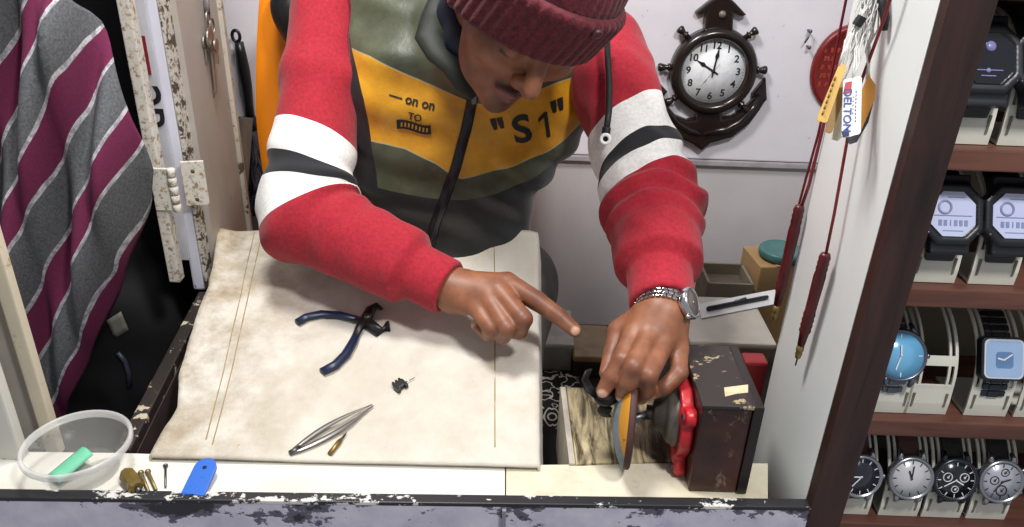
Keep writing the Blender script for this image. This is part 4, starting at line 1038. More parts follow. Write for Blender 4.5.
for (x0_, y0_, x1_, y1_) in ((168, 132, 132, 95), (352, 132, 400, 100), (122, 228, 60, 229), (380, 238, 432, 238), (135, 322, 88, 352), (330, 340, 366, 378)):
    (ax_, az_), (bx_, bz_) = wp(*cp([(x0_, y0_)])[0]), wp(*cp([(x1_, y1_)])[0]); a = Vector((ax_, 1.575, az_)); bb = Vector((bx_, 1.575, bz_)); L = (bb-a).length
    MB().lathe([(.0055, -.006), (.0055, L*.30), (.0078, L*.36), (.0078, L*.42), (.0046, L*.48), (.0066, L*.66), (.0088, L*.86), (.0072, L*.97), (0, L)], a, frame(bb-a), 16).build('handle', m_clk, clk, True)
s = NT('marbled white dial'); k = s.noise(26, 5, .6, dist=1.5); s.base(s.mix(s.ramp(k, .45, .62), lin('f4f6f8'), lin('e2e6ec'))); s.b.inputs['Roughness'].default_value = .5; s.b.inputs['Specular IOR Level'].default_value = .15; m_dial = s.m
dl = MB().lathe([(RD_, .0095), (RD_, .0115), (0, .0115)], (ccx, 1.589, ccz), WR, 56).build('dial', m_dial, clk, True)
yd = 1.589-.0119; ft = frame((0, -1, 0), (1, 0, 0)); b = MB()
for h_ in range(1, 13):
    a = PI/2-h_*PI/6; add_text(b, str(h_), .0200, (ccx+.0500*math.cos(a), yd, ccz+.0505*math.sin(a)), ft, .0005)
for k in range(60):
    a = k*PI/30; b.box((ccx+.0605*math.cos(a), yd, ccz+.0605*math.sin(a)), (.0032 if k % 5 == 0 else .002, .0002, .0006), Matrix.Rotation(-a, 3, 'Y'))
b.build('numerals', m_black, dl, True, recalc=False)
def hand(name, px, py, w0, y, tail=.012):
    hx, hz = wp(px, py); dvec = Vector((hx-ccx, 0, hz-ccz)); L = dvec.length; dvec.normalize(); sd = Vector((0, 1, 0)).cross(dvec)
    c0 = Vector((ccx, y, ccz)); prof_ = [(-tail, w0*.5), (0, w0*.7), (L*.45, w0*.6), (L*.6, w0*1.5), (L*.75, w0*.7), (L, w0*.12)]
    vs_ = [c0+dvec*p_+sd*w_ for p_, w_ in prof_]+[c0+dvec*p_-sd*w_ for p_, w_ in prof_]
    n_ = len(prof_); MB().raw(vs_, [(i, i+1, n_+i+1, n_+i) for i in range(n_-1)]).build(name, m_black, clk, True)
hand('hour_hand', 696.5, 60, .0030, yd-.001); hand('minute_hand', 720, 46, .0027, yd-.002); hand('second_hand', 700, 87, .0006, yd-.003, .02)
MB().lathe([(.004, 0), (.003, .003), (0, .0035)], (ccx, yd-.0005, ccz), WR, 14).build('centre_cap', m_black, clk, True)

rx, rz_ = wp(851, 70); RRD = .088
red = thing('wall_plaque', 'round red raised plastic plaque on the wall behind the hanging cords', 'plaque', (rx, 1.59, rz_))
s = NT('dark red plastic'); s.base(lin('7a1c17')); s.b.inputs['Roughness'].default_value = .35; m_rp = s.m
MB().lathe([(RRD, 0), (RRD, .008), (RRD-.003, .012), (RRD-.008, .013), (RRD-.012, .009), (.03, .008), (0, .008)], (rx, 1.59, rz_), WR, 48, sx=.86).build('disc', m_rp, red, True)
b = MB()
for j in range(5):
    for i in range(3):
        b.box((rx-.055+i*.010+.004*math.sin(j*3+i), 1.5815, rz_-.032+j*.017), (.006, .003, .010), Matrix.Rotation(.4*math.sin(j+i*2), 3, 'Y'), .001)
b.build('raised_marks', mat('lighter red plastic', '9b3a2c', .35), red, True)

# brush on the wall
YB = 1.555
def bw(x, y, Y=YB): return V(P(x, y, Y=Y))
br = thing('hand_brush', 'long handled black brush with dark grey mop head hanging by the shutter', 'brush', bw(246, 120))
m_bh = mat('black handle plastic', '15171c', .35)
h = MB().tube([bw(x, y) for x, y in ((239, 42), (240.5, 52), (243.5, 70), (246.5, 86), (248.5, 104), (250.5, 120))], [.0085, .0105, .0125, .011, .0095, .010], 14).build('handle', m_bh, br, True)
MB().tube([bw(236, 36)+Vector((.0075*math.cos(t), 0, .011*math.sin(t))) for t in np.linspace(0, 2*PI, 17)], .0034, 8, caps=False).build('hanging_loop', m_bh, h, True)
MB().cyl(bw(249.5, 116), bw(251, 128), .013, .017, 16, .002).build('ferrule', m_bh, br, True)
s = NT('dark grey mop yarn'); k = s.noise(60, 5, .7); s.base(s.mix(s.ramp(k, .3, .7), lin('25252b'), lin('5b5b66'))); s.b.inputs['Roughness'].default_value = .95
b = MB(); random.seed(5)
for k in range(110):
    a = random.uniform(0, 2*PI); r_ = random.uniform(.004, .024); top = bw(250.5, 126)+Vector((.011*math.cos(a), .009*math.sin(a), 0)); L = random.uniform(.13, .215)
    q = [top]; 
    for j in range(1, 8): q.append(top+Vector((r_*math.cos(a)*min(1, j/3)*1.15+.003*math.sin(j*1.9+k)-.003*j*.4, r_*math.sin(a)*.8*min(1, j/3), -L*j/7)))
    b.tube(q, [.0022+.0009*math.sin(j*2.2+k) for j in range(8)], 5)
tag(b.build('bristles', s.m, br, True), kind='stuff')
po0, po1 = V(P(237, 232, Y=1.46)), V(P(245, 118, Y=1.50)); po0 = po0+(po0-po1)*((po0.z-FLOOR-.004)/(po1.z-po0.z))
pole = MB().tube([po0, (po0+po1)/2, po1], [.016, .0165, .015], 14).build('wooden_pole', mat('weathered brown wood', '5f5144', .8, 0, .3, 20, stretch=(4, 4, .4)))
tag(pole, 'weathered brown pole leaning between the shutter leaf and the brush', 'pole')

# orange chair
cx_, cy_ = -.208, 1.30; SZ = .78
ch = thing('plastic_chair', 'orange plastic chair with rounded back behind the man', 'chair', (cx_, cy_, FLOOR))
m_or = mat('orange plastic', 'f08a12', .38, 0, .05, 8)
def back_fn(u, v):
    w_ = .24*(1-.12*max(0, v-.45)**2*3.0); uu = (u-.5)*2
    top = .74*(1-.16*abs(uu)**3.2)
    z = SZ-.02+v*top*.86
    return (cx_+uu*w_*(.90+.10*min(1, v*1.6)), cy_+.005+.05*v-.045*uu*uu, z)
MB().grid(back_fn, 24, 20).build('backrest', m_or, ch, True, solid=.008)
MB().grid(lambda u, v: (cx_+(u-.5)*.40, cy_-.36+v*.37, SZ-.022-.02*math.sin(PI*v)*math.sin(PI*u)+.012*abs(u-.5)), 16, 16).build('seat', m_or, ch, True, solid=.008)
for sx in (-1, 1):
    for (yt, yb_) in ((-.33, -.36), (-.02, .03)):
        a = Vector((cx_+sx*.17, cy_+yt, SZ-.03)); bb = Vector((cx_+sx*.195, cy_+yb_, FLOOR+.001))
        MB().cyl(a, bb, .022, .016, 14).build('leg', m_or, ch, True)

# keys on the shutter leaf
m_key = mat('nickel', '9d988f', .35, .85, .15, 60)
n_l = Vector((-dv.y, dv.x, 0)) if False else None
def lf(px, py, off=.012):
    d = ray(px, py); p0 = Vector((xp0, yp0, 0)); e = Vector((xp1-xp0, yp1-yp0, 0)); nn_ = Vector((e.y, -e.x, 0)).normalized()
    t = (p0-Vector((0, 0, 0))).dot(nn_)/V(d).dot(nn_); return V(CAM)+V(d)*t+nn_*off, nn_, e.normalized()
kc, kn_, ke = lf(200, 20)
kb = thing('key_bunch', 'bunch of worn keys hanging on the beige shutter leaf', 'keys', kc)
def kpath(pts, off=.012): return [lf(x, y, off)[0] for x, y in pts]
b = MB(); b.tube(kpath([(197.5, -8), (198, 6), (199, 14)]), .0045, 8, flat=.5); b.build('strap', mat('dull strap', '5d5a58', .6), kb, True)
for (x, y, r_) in ((199, 19, .011), (203, 26, .012)):
    c_ = lf(x, y, .013)[0]
    MB().tube([c_+ke*r_*math.cos(t)*.8+Vector((0, 0, 1))*r_*math.sin(t) for t in np.linspace(0, 2*PI, 21)], .0015, 8, caps=False).build('ring', m_key, kb, True)
def key(hx, hy, tx_, ty_, hr_, off, lb=None):
    a, b_ = lf(hx, hy, off)[0], lf(tx_, ty_, off)[0]; d_ = (b_-a).normalized(); sd = d_.cross(kn_); R_ = Matrix((d_, sd, kn_)).transposed(); L = (b_-a).length
    poly = [(hr_*math.cos(t), hr_*1.05*math.sin(t)) for t in np.linspace(.32, 2*PI-.32, 20)]+[(L*.55, -.0035), (L*.62, -.005), (L*.68, -.0035), (L*.76, -.0052), (L*.84, -.0033), (L*.9, -.0048), (L, -.0015), (L, .0035), (hr_*1.2, .0035)]
    MB().prism(poly, .0022, a, R_, .0004).build('key', m_key, kb, True)
key(200, 39, 206, 92, .017, .014); key(203, 45, 205, 64, .010, .018); key(198, 42, 200, 62, .010, .009); key(206, 50, 208, 94, .009, .010)

# ------------------------------------------------------------------ dark left side: striped blanket, bag
edge_px = polyf([(-190, 0), (-40, 36), (0, 57), (50, 88), (110, 112), (150, 128), (185, 136), (215, 131), (240, 124), (300, 106), (370, 80), (425, 52), (470, 30)])
def blanket_fn(u, v):
    py = -190+660*v; px = -46+(edge_px(py)+46)*u
    fold = .020*math.sin(px*.085+py*.012)+.010*math.sin(px*.19-py*.02+1.2)
    Y = .93+fold+.10*max(0, u-.72)**1.5*3
    q = P(px, py, Y=.93); k = Y/.93
    return (q[0]*1.0, Y, q[2])
s = NT('striped woven cloth'); sx = s.n('ShaderNodeSeparateXYZ'); s.l(s.coord(), sx.inputs[0]); wn = s.noise(5, 3, .5)
q3, q23 = P(2.5, 230, Y=.93), P(64.5, 230, Y=.93); per = float(q23[0]-q3[0]); SL = .62
ph = s.math('SUBTRACT', sx.outputs[0], s.math('MULTIPLY', sx.outputs[2], SL)); ph = s.math('ADD', ph, s.math('MULTIPLY', s.math('SUBTRACT', wn, .5), .035))
ph = s.math('DIVIDE', s.math('SUBTRACT', ph, float(q3[0]-SL*q3[2])), per); fr_ = s.math('FRACT', s.math('ADD', ph, 20.0))
g = s.noise(300, 3, .7); fl = s.noise(90, 4, .7)
mag = s.mix(g, lin('521434'), lin('7d2852')); gry = s.mix(s.ramp(g, .3, .7), lin('47494d'), lin('6c6e71')); wh = s.mix(s.ramp(fl, .42, .6), lin('8e8d92'), lin('c9c7cb'))
c = s.mix(s.math('LESS_THAN', fr_, .40), gry, mag)
c = s.mix(s.math('LESS_THAN', s.math('ABSOLUTE', s.math('SUBTRACT', fr_, .42)), .028), c, wh); c = s.mix(s.math('GREATER_THAN', fr_, .945), c, wh)
s.base(c); s.b.inputs['Roughness'].default_value = .95; s.bump(s.noise(700, 2), .3, .001)
bl = MB().grid(blanket_fn, 60, 60).build('striped_blanket', s.m, None, solid=.003); tag(bl, 'hanging woven blanket with diagonal magenta, grey and white stripes', 'blanket')
# dark bag in the recess with a pale label
q = P(118, 330, Y=1.10)
bag = thing('dark_bag', 'black bag with pale label in the dark recess by the blanket', 'bag', (q[0], 1.12, FLOOR+.007))
vv, ff = sdf_mesh(lambda p: np.maximum(ell(p, (q[0]-.02, 1.125, .72), (.14, .07, .25))+.010*vnoise(p, 22, 9)+.004*vnoise(p, 60, 4), FLOOR+.008-p[:, 2]), (q[0]-.25, 1.0, FLOOR), (q[0]+.2, 1.24, 1.06), .007)
np_mesh('body', vv, ff, mat('black bag cloth', '0c0c11', .75, 0, .2, 20), bag)
bvh_g = BVHTree.FromPolygons([V(t) for t in vv], [tuple(int(i) for i in t) for t in ff])
def onb(px, py):
    h = bvh_g.ray_cast(V(CAM), V(ray(px, py)).normalized()); return (h[0]+h[1]*.002) if h[0] else V(P(px, py, Y=1.0))
MB().grid(lambda u, v: onb(107+14*u+8*v, 320-9*u+18*v), 4, 4).build('label_patch', mat('dim label', '7d7b72', .6), bag, True, solid=.001)
MB().tube([onb(118, 352), onb(125, 360), onb(129, 372), onb(130, 386)], .004, 8).build('curved_glint', mat('dim piping', '3a3d48', .4), bag, True)  # faint curved reflection painted as a thin paler line on the bag

# ------------------------------------------------------------------ hanging probes, cords and price tags at the white side panel
XH = XS-.012
def ph_(x, y, X=XH): return V(P(x, y, X=X))
m_red = mat('dark red cable', '7d1f22', .45, 0, .1); m_prb = mat('dark red probe plastic', '5b171b', .35, 0, .2, 40)
p2 = thing('test_probe', 'dark red test probe with brass tip hanging in front of the white panel', 'probe', ph_(812, 300))
MB().tube([ph_(x, y) for x, y in ((915, -90), (893, -10), (885, 16), (872, 52), (858, 90), (849, 130), (842, 170), (834, 215), (826, 254))], .0016, 8).build('cable', m_red, p2, True)
def probe(par, pts, r, tip):
    a, b_ = V(pts[0]), V(pts[1]); L = (b_-a).length; f_ = frame(b_-a)
    prof_ = [(0, 0), (r*.75, .001), (r*.8, L*.02)]+[(r*(.86+.10*(k % 2)), L*(.02+.028*k)) for k in range(1, 8)]+[(r, L*.25), (r*.92, L*.5), (r*.9, L*.62)]+[(r*(.88+.14*(k % 2)), L*(.62+.03*k)) for k in range(1, 8)]+[(r*.8, L*.86), (r*.62, L), (0, L)]
    MB().lathe(prof_, a, f_, 20).build('handle', m_prb, par, True)
    if tip: MB().lathe([(r*.60, L), (r*.66, L*1.06), (r*.5, L*1.08), (r*.62, L*1.10), (r*.45, L*1.15), (.001, L*1.16), (.0009, L*1.24), (0, L*1.25)], a, f_, 16).build('tip', mat('grubby brass', '9a8250', .4, .7, .25, 60), par, True)
probe(p2, (ph_(826, 253), ph_(801, 345)), .0062, True)
p1 = thing('test_probe', 'dark red test probe hanging left of the white panel edge', 'probe', V(P(790, 250, Y=.80)))
def pk(x, y): return V(P(x, y, Y=.80))
MB().tube([pk(x, y) for x, y in ((879, -90), (859, -10), (846, 40), (832, 90), (820, 140), (809, 185), (801, 208))], .0019, 8).build('cable', m_red, p1, True)
probe(p1, (pk(800, 205), pk(777, 305)), .0064, True)
c2 = MB().tube([V(P(x, y, Y=.83)) for x, y in ((866, -90), (848, -10), (838, 40), (828, 90), (818, 135), (806, 178), (797, 212), (790, 260))], .0015, 8).build('hanging_string', m_red)
tag(c2, 'thin dark red cord hanging just left of the probe cables', 'cord')

def depth_at(x, y, X): q = P(x, y, X=X); return float((q-CAM)@Fv)
D0 = depth_at(852, 110, XS-.03)
hook = V(P(878, -22, D=D0))
tgl = thing('price_tag', 'white paper price tag with blue lettering and red and navy bars', 'tag', V(P(850, 110, D=D0)))
def tagpoly(px, D, t=.0006):
    pts = [P(x, y, D=D) for x, y in px]; c_ = sum(pts)/len(pts); n_ = V(-Fv)
    return [V(p) for p in pts], n_
def tag_mesh(name, px, D, m, par, world=True):
    pts, n_ = tagpoly(px, D); k = len(pts); vs_ = [p+n_*.0004 for p in pts]+[p-n_*.0004 for p in pts]
    return MB().raw(vs_, [tuple(range(k)), tuple(range(2*k-1, k-1, -1))]+[(i, (i+1) % k, k+(i+1) % k, k+i) for i in range(k)]).build(name, m, par, world)
def ct(l): return [(800+x/3.517, y/3.517) for x, y in l]
card = tag_mesh('card', ct([(152, 286), (158, 280), (208, 268), (217, 274), (213, 464), (207, 472), (156, 484), (146, 478)]), D0, mat('white tag card', 'e6e6ea', .5, 0, .03), tgl)
tag_mesh('red_bar', ct([(160, 290), (183, 285), (179, 326), (152, 330)]), D0-.0008, mat('tag red', 'a8313a', .5), card)
tag_mesh('navy_bar', ct([(146, 462), (170, 452), (173, 477), (152, 484)]), D0-.0008, mat('tag navy', '1c2a55', .5), card)
dn = V(P(*ct([(166, 430)])[0], D=D0))-V(P(*ct([(168, 340)])[0], D=D0)); tz = V(-Fv); tx_ = dn.normalized(); rt_ = frame(tz, tx_); b = MB()
add_text(b, 'DELTON', .0098, V(P(*ct([(166, 388)])[0], D=D0-.0012)), rt_, .0002)
b.build('lettering', mat('tag blue ink', '2c3f86', .5), card, True, recalc=False)
b = MB(); random.seed(3)
for k in range(9): 
    y0_ = 318+k*13; b.tube([V(P(*ct([(198-k*.4, y0_)])[0], D=D0-.001)), V(P(*ct([(198-k*.4, y0_+8)])[0], D=D0-.001))], .0004, 4)
for k in range(5):
    y0_ = 338+k*14; b.tube([V(P(*ct([(188-k*.4, y0_)])[0], D=D0-.001)), V(P(*ct([(188-k*.4, y0_+7)])[0], D=D0-.001))], .0003, 4)
b.build('small_print', mat('tag ink', '3f4a6d', .5), card, True)
m_str = mat('white string', 'd8d8d4', .8)
def strings(par, px_top, n_, sd, D):
    rs_ = random.Random(sd)
    for k in range(n_):
        a = V(P(px_top[0], px_top[1], D=D)); e = hook+Vector((rs_.uniform(-.012, .006), rs_.uniform(-.004, .004), 0)); pts = [a+(e-a)*t+Vector((rs_.uniform(-.004, .004), rs_.uniform(-.003, .003), 0))*math.sin(PI*t) for t in np.linspace(0, 1, 8)]
        MB().tube(pts, .0008, 5).build('string', m_str, par, True)
strings(tgl, ct([(185, 276)])[0], 6, 1, D0)
specs = [('gold tag in front at the left of the white price tag', [(136, 230), (158, 226), (162, 238), (96, 428), (86, 432), (60, 424), (62, 408)], .006, 'c29a4a'),
         ('brown gold tag half hidden between gold tag and white tag', [(140, 300), (150, 290), (152, 360), (112, 466), (104, 470), (86, 462)], .010, '94723a'),
         ('cream paper tag under the left edge of the white price tag', [(140, 330), (154, 330), (150, 480), (132, 496), (112, 490)], .014, 'd6cdb2'),
         ('amber tag peeping out right of the white price tag', [(240, 262), (266, 300), (262, 350), (214, 460), (212, 330)], .012, 'c4832c'),
         ('dark pointed tag behind the bottom of the white price tag', [(236, 330), (258, 360), (240, 430), (200, 500), (176, 508), (160, 488), (205, 470)], .018, '23202a')]
for k, (lb, px, dd, cc) in enumerate(specs):
    t_ = thing('price_tag', lb, 'tag', V(P(*ct([px[0]])[0], D=D0+dd)), group=None)
    cd_ = tag_mesh('card', ct(px), D0+dd, mat('tag card '+'abcde'[k], cc, .45, 0, .08), t_)
    if k == 0:
        b = MB()
        for j in range(7): b.tube([V(P(*ct([(126-j*7, 270+j*20)])[0], D=D0+dd-.001)), V(P(*ct([(121-j*7, 283+j*20)])[0], D=D0+dd-.001))], .0009, 4)
        b.build('print', mat('brown ink', '7a5a24', .5), cd_, True)
    strings(t_, ct([px[0]])[0], 5 if k < 3 else 3, 10+k, D0+dd)
t_ = thing('price_tag', 'pale pink paper tag high on the white panel above the other tags', 'tag', V(P(889, 4, D=D0)))
tag_mesh('card', [(884, -12), (905, -12), (899, 8), (893, 11), (887, 13)], D0+.01, mat('pink card', 'd9bcc0', .6), t_)
strings(t_, (886, -4), 1, 31, D0)
clip = thing('cord_clip', 'black clip on a short black cord above the price tags', 'clip', V(P(885, 12, D=D0)))
MB().tube([V(P(x, y, D=D0-.004)) for x, y in ((881, -12), (883, 6), (885, 18), (884, 30))], [.004, .0042, .004, .003], 10).build('cord', m_black, clip, True)
MB().box(V(P(859.5, 21, D=D0-.003)), (.0065, .008, .009), Matrix.Rotation(.4, 3, 'Y'), .001).build('clip', m_black, clip, True)

# ------------------------------------------------------------------ watch cabinet contents
AR, AC = .072, (.042, .030)                         # strap arc of a stand: radius, centre (y, z)
def arc(deg, r=AR): a = math.radians(deg); return Vector((0, AC[0]-r*math.cos(a), AC[1]+r*math.sin(a)))
m_stand = mat('cream stand plastic', 'cfcec2', .45, 0, .06, 12)
def strip(mb, x0, x1, pts, th):
    n_ = len(pts); vs_ = []
    for i, p in enumerate(pts):
        t = (pts[min(i+1, n_-1)]-pts[max(i-1, 0)]).normalized(); nr = Vector((0, -t.z, t.y)) if True else None
        for x in (x0, x1):
            for o in (0, th): vs_.append(p+Vector((x, 0, 0))+nr*o)
    fs_ = []
    for i in range(n_-1):
        a, b_ = i*4, i*4+4
        fs_ += [(a, a+2, b_+2, b_), (a+1, b_+1, b_+3, a+3), (a, b_, b_+1, a+1), (a+2, a+3, b_+3, b_+2)]
    fs_ += [(0, 1, 3, 2), ((n_-1)*4, (n_-1)*4+2, (n_-1)*4+3, (n_-1)*4+1)]
    mb.raw(vs_, fs_)
def make_stand(loc, label):
    st = thing('watch_stand', label, 'stand', loc, group='cream watch stands in the cabinet')
    base = [Vector((0, AC[0]-AR-.001, .0005)), Vector((0, AC[0]-AR-.0015, .014)), arc(0), arc(4)]
    b = MB(); strip(b, -.0215, .0215, base, .0022); b.box((0, AC[0]-AR+.030, .0015), (.040, .062, .003)); fp = b.build('front_plate', m_stand, st)
    for x in (-.0165, .0165): MB().box((x, AC[0]-AR-.0036, .018), (.0022, .0012, .016)).build('slot', mat('slot shade', '6d6a5c', .7), fp)
    for sx in (-1, 1):
        b = MB(); pts = [arc(d) for d in np.linspace(3, 112, 22)]
        for (xa, xb) in ((.0185, .0215), (.0125, .0150)): strip(b, min(sx*xa, sx*xb), max(sx*xa, sx*xb), pts, .002)
        b.build('side_hoop', m_stand, st)
    b = MB(); strip(b, -.0215, .0215, [arc(d) for d in np.linspace(20, 28, 4)], .002); b.build('crossbar', m_stand, st)
    return st
NA = 30                                             # lean of the watch face, degrees
_stand = [None]
def stand_at(px, py, row, label):
    global NA
    NA = {1: 30, 2: 28, 3: 28, 4: 19}[row]
    # px, py: middle of the watch (or where it would sit) in the photograph
    y_c = .680+AC[0]-(AR+.006)*math.cos(math.radians(NA))
    x = float(P(px, py, Y=y_c)[0]); loc = (x, .680, SH[row]+.0004)
    if _stand[0] is None: _stand[0] = make_stand(loc, label); return x, SH[row], _stand[0]
    return x, SH[row], dup(_stand[0], loc, label)
def wm(x, z0, ang, off=.0, yaw=0):
    a = math.radians(ang); n_ = Vector((0, -math.cos(a), math.sin(a))); n_ = Matrix.Rotation(yaw, 3, 'Z')@n_
    o = Vector((x, .680, z0))+arc(ang)+Vector((0, -math.cos(a), math.sin(a)))*off; fr_ = frame(n_, (1, 0, 0)); return o, fr_
def strap(par, x, z0, a0, a1, w0, w1, m, th=.0024, links=False, name='strap'):
    b = MB(); o = Vector((x, .680, z0))
    if not links:
        pts = [o+arc(d, AR+.0022) for d in np.linspace(a0, a1, 14)]; n_ = len(pts); vs_ = []
        for i, p in enumerate(pts):
            w_ = w0+(w1-w0)*i/(n_-1); d = math.radians(a0+(a1-a0)*i/(n_-1)); nr = Vector((0, -math.cos(d), math.sin(d)))
            for (xx, oo) in ((-w_, 0), (w_, 0), (w_, th*.8), (w_*.8, th), (-w_*.8, th), (-w_, th*.8)): vs_.append(p+Vector((xx, 0, 0))+nr*oo)
        fs_ = [(i*6+k, i*6+(k+1) % 6, i*6+6+(k+1) % 6, i*6+6+k) for i in range(n_-1) for k in range(6)]+[tuple(range(6))[::-1], tuple((n_-1)*6+k for k in range(6))]
        b.raw(vs_, fs_)
    else:
        k_ = max(2, int(abs(a1-a0)/5.6))
        for i in range(k_):
            d = a0+(a1-a0)*(i+.5)/k_; dr = math.radians(d); R_ = frame((0, -math.cos(dr), math.sin(dr)), (1, 0, 0)); w_ = w0+(w1-w0)*i/k_
            b.box(o+arc(d, AR+.0034), (w_*1.0, .0066, .003), R_, .0006)
            for sx in (-1, 1): b.box(o+arc(d+.3, AR+.0030)+Vector((sx*w_*.76, 0, 0)), (w_*.46, .0062, .003), R_, .0006)
    return b.build(name, m, par, True)
def ring_marks(mb, o, fr_, r0, r1, n_, w_, z):
    for k in range(n_):
        a = 2*PI*k/n_; mb.box(o+fr_@Vector(((r0+r1)/2*math.cos(a), (r0+r1)/2*math.sin(a), z)), (r1-r0, w_, .0003), fr_@Matrix.Rotation(a, 3, 'Z'))
def hands_(mb, o, fr_, hrs, L1, L2, z, w_=.0011):
    for (ang, L, ww_) in ((hrs[0], L1, w_*1.3), (hrs[1], L2, w_)):
        a = math.radians(90-ang); mb.box(o+fr_@Vector((L*.42*math.cos(a), L*.42*math.sin(a), z)), (L, ww_, .0004), fr_@Matrix.Rotation(a, 3, 'Z'))
    mb.lathe([(.0012, z-.0002), (.0012, z+.0005), (0, z+.0006)], o, fr_, 12)
def round_watch(px, py, row, r, label, slabel, m_case, m_dialc, m_mark, m_strap, hrs, links=False, subs=(), nm=12, yaw=0, m_sub=None):
    x, z0, st = stand_at(px, py, row, slabel)
    w_ = thing('wristwatch', label, 'watch', (x, .65, z0+.06), group=None); o, fr_ = wm(x, z0, NA, .0035, yaw)
    da = math.degrees((r+.002)/AR)
    strap(w_, x, z0, NA+da-5, 108, .0105, .0095, m_strap, links=links); strap(w_, x, z0, NA-da+5, -4, .0105, .0095, m_strap, links=links)
    MB().lathe([(0, -.002), (r*.9, -.002), (r*.98, .001), (r, .0045), (r*.985, .007), (r*.93, .0088), (r*.87, .0088), (r*.845, .0065), (0, .0065)], o, fr_, 44).build('case', m_case, w_, True)
    for sx in (-1, 1):
        for sy in (-1, 1): MB().tube([o+fr_@Vector((sx*r*.50, sy*r*.78, .004)), o+fr_@Vector((sx*r*.48, sy*r*1.02, .0030)), o+fr_@Vector((sx*r*.46, sy*r*1.16, -.001))], [.0034, .0028, .0020], 8).build('lug', m_case, w_, True)
    dd = MB().lathe([(0, .0067), (r*.85, .0067), (r*.85, .0069), (0, .0069)], o, fr_, 40).build('dial', m_dialc, w_, True)
    b = MB(); ring_marks(b, o, fr_, r*.64, r*.79, nm, .0010, .0072); 
    if nm == 12: ring_marks(b, o, fr_, r*.81, r*.84, 60, .0004, .0072)
    for (sxx, syy, sr) in subs:
        b.lathe([(sr, .0071), (sr, .0075), (sr*.82, .0075), (sr*.82, .0071)], o+fr_@Vector((sxx*r, syy*r, 0)), fr_, 24, caps=False)
        hands_(b, o+fr_@Vector((sxx*r, syy*r, 0)), fr_, (40, 40), sr*.7, sr*.7, .0076, .0005)
    hands_(b, o, fr_, hrs, r*.42, r*.62, .0080); b.build('hands_and_markers', m_mark, dd, True, recalc=False)
    MB().cyl(o+fr_@Vector((r*.98, 0, .004)), o+fr_@Vector((r*1.10, 0, .004)), .0026, n=12, bev=.0006).build('crown', m_case, w_, True)
    if subs:
        for sg in (-1, 1): MB().cyl(o+fr_@Vector((r*.86, sg*r*.46, .004)), o+fr_@Vector((r*.98, sg*r*.52, .004)), .0019, n=10, bev=.0004).build('push_button', m_case, w_, True)
    return w_
m_brush = mat('brushed watch steel', 'a3a6ac', .3, .9, .06); m_gun = mat('gunmetal watch case', '3a3d45', .3, .7, .1); m_bsteel = mat('bluish steel', '6a7280', .3, .85, .1)
m_blue = mat('pale blue dial', '6fb3dd', .2, .1, .05, coat=.5); m_wht = mat('silver white dial', 'c9c8cb', .25, .1, .04, coat=.5); m_navy = mat('midnight dial', '1b1f2c', .2, .1, .1, coat=.6)
m_dk = mat('black dial', '151a1f', .2, .1, .1, coat=.6); m_slv = mat('silver chronograph dial', 'b9bcc6', .25, .3, .05, coat=.5)
m_blk = mat('black marker ink', '1a1a1e', .4); m_whi = mat('white marker ink', 'd9dade', .4); m_gld = mat('warm marker', 'b98d73', .4, .3)
m_brn = mat('brown leather', '4a2a20', .6, 0, .15, 60, .3); m_bkl = mat('black leather', '17171a', .6, 0, .15, 60, .3)
# bottom row
round_watch(860, 472, 4, .0245, 'dark dial wristwatch half hidden behind the brown post, bottom row', 'cream stand under the half hidden dark watch, bottom row', m_brush, m_navy, m_whi, m_brn, (270, 222), yaw=.05)
round_watch(909, 478, 4, .0248, 'white dial wristwatch on brown leather strap, bottom row', 'cream stand under the white dial watch, bottom row', m_brush, m_wht, m_blk, m_brn, (340, 5), nm=12)
round_watch(954, 477, 4, .0246, 'black dial wristwatch with two pale rings on black strap, bottom row', 'cream stand under the black dial watch, bottom row', m_gun, m_dk, m_whi, m_bkl, (120, 240), subs=((-.36, .12, .0052), (.36, .12, .0052), (0, -.42, .004)))
round_watch(1001, 476, 4, .0248, 'silver chronograph wristwatch on black strap, bottom row at the right', 'cream stand under the silver chronograph, bottom row', m_brush, m_slv, m_blk, m_bkl, (70, 215), subs=((-.32, .05, .0050), (.02, -.40, .0062), (.10, .42, .0045)))
# third row
round_watch(899, 354, 3, .0268, 'blue dial round wristwatch on steel bracelet beside the brown post', 'cream stand under the blue dial watch, third row', m_bsteel, m_blue, m_whi, m_bsteel, (0, 200), links=True, nm=4)
x, z0, st = stand_at(940, 354, 3, 'empty cream watch stand between blue dial and square watches')
x, z0, st = stand_at(1000, 361, 3, 'cream stand under the square watch, third row')
sw = thing('wristwatch', 'square wristwatch with pale blue face on dark bracelet', 'watch', (x, .65, z0+.06)); o, fr_ = wm(x, z0, NA, .0035)
strap(sw, x, z0, NA+14, 108, .0125, .0115, m_gun, links=True, name='bracelet'); strap(sw, x, z0, NA-14, -4, .0125, .0115, m_gun, links=True, name='bracelet')
def rrect(w_, h_, r_, n_=6): return [(sx*(w_-r_)+r_*math.cos(a0+PI/2*k/n_), sy*(h_-r_)+r_*math.sin(a0+PI/2*k/n_)) for (sx, sy, a0) in ((1, 1, 0), (-1, 1, PI/2), (-1, -1, PI), (1, -1, 3*PI/2)) for k in range(n_+1)]
MB().prism(rrect(.0215, .0215, .006), .009, o-fr_@Vector((0, 0, .002)), fr_, .0015).build('case', m_gun, sw, True)
MB().prism(rrect(.0195, .0195, .0055), .0012, o+fr_@Vector((0, 0, .0068)), fr_, .0005).build('bezel', mat('white bezel', 'd5d9e2', .25, .2, .03), sw, True)
dd = MB().prism(rrect(.0178, .0178, .005), .0004, o+fr_@Vector((0, 0, .0080)), fr_).build('dial', mat('pale steel blue dial', '93aed2', .2, 0, .05, coat=.5), sw, True)
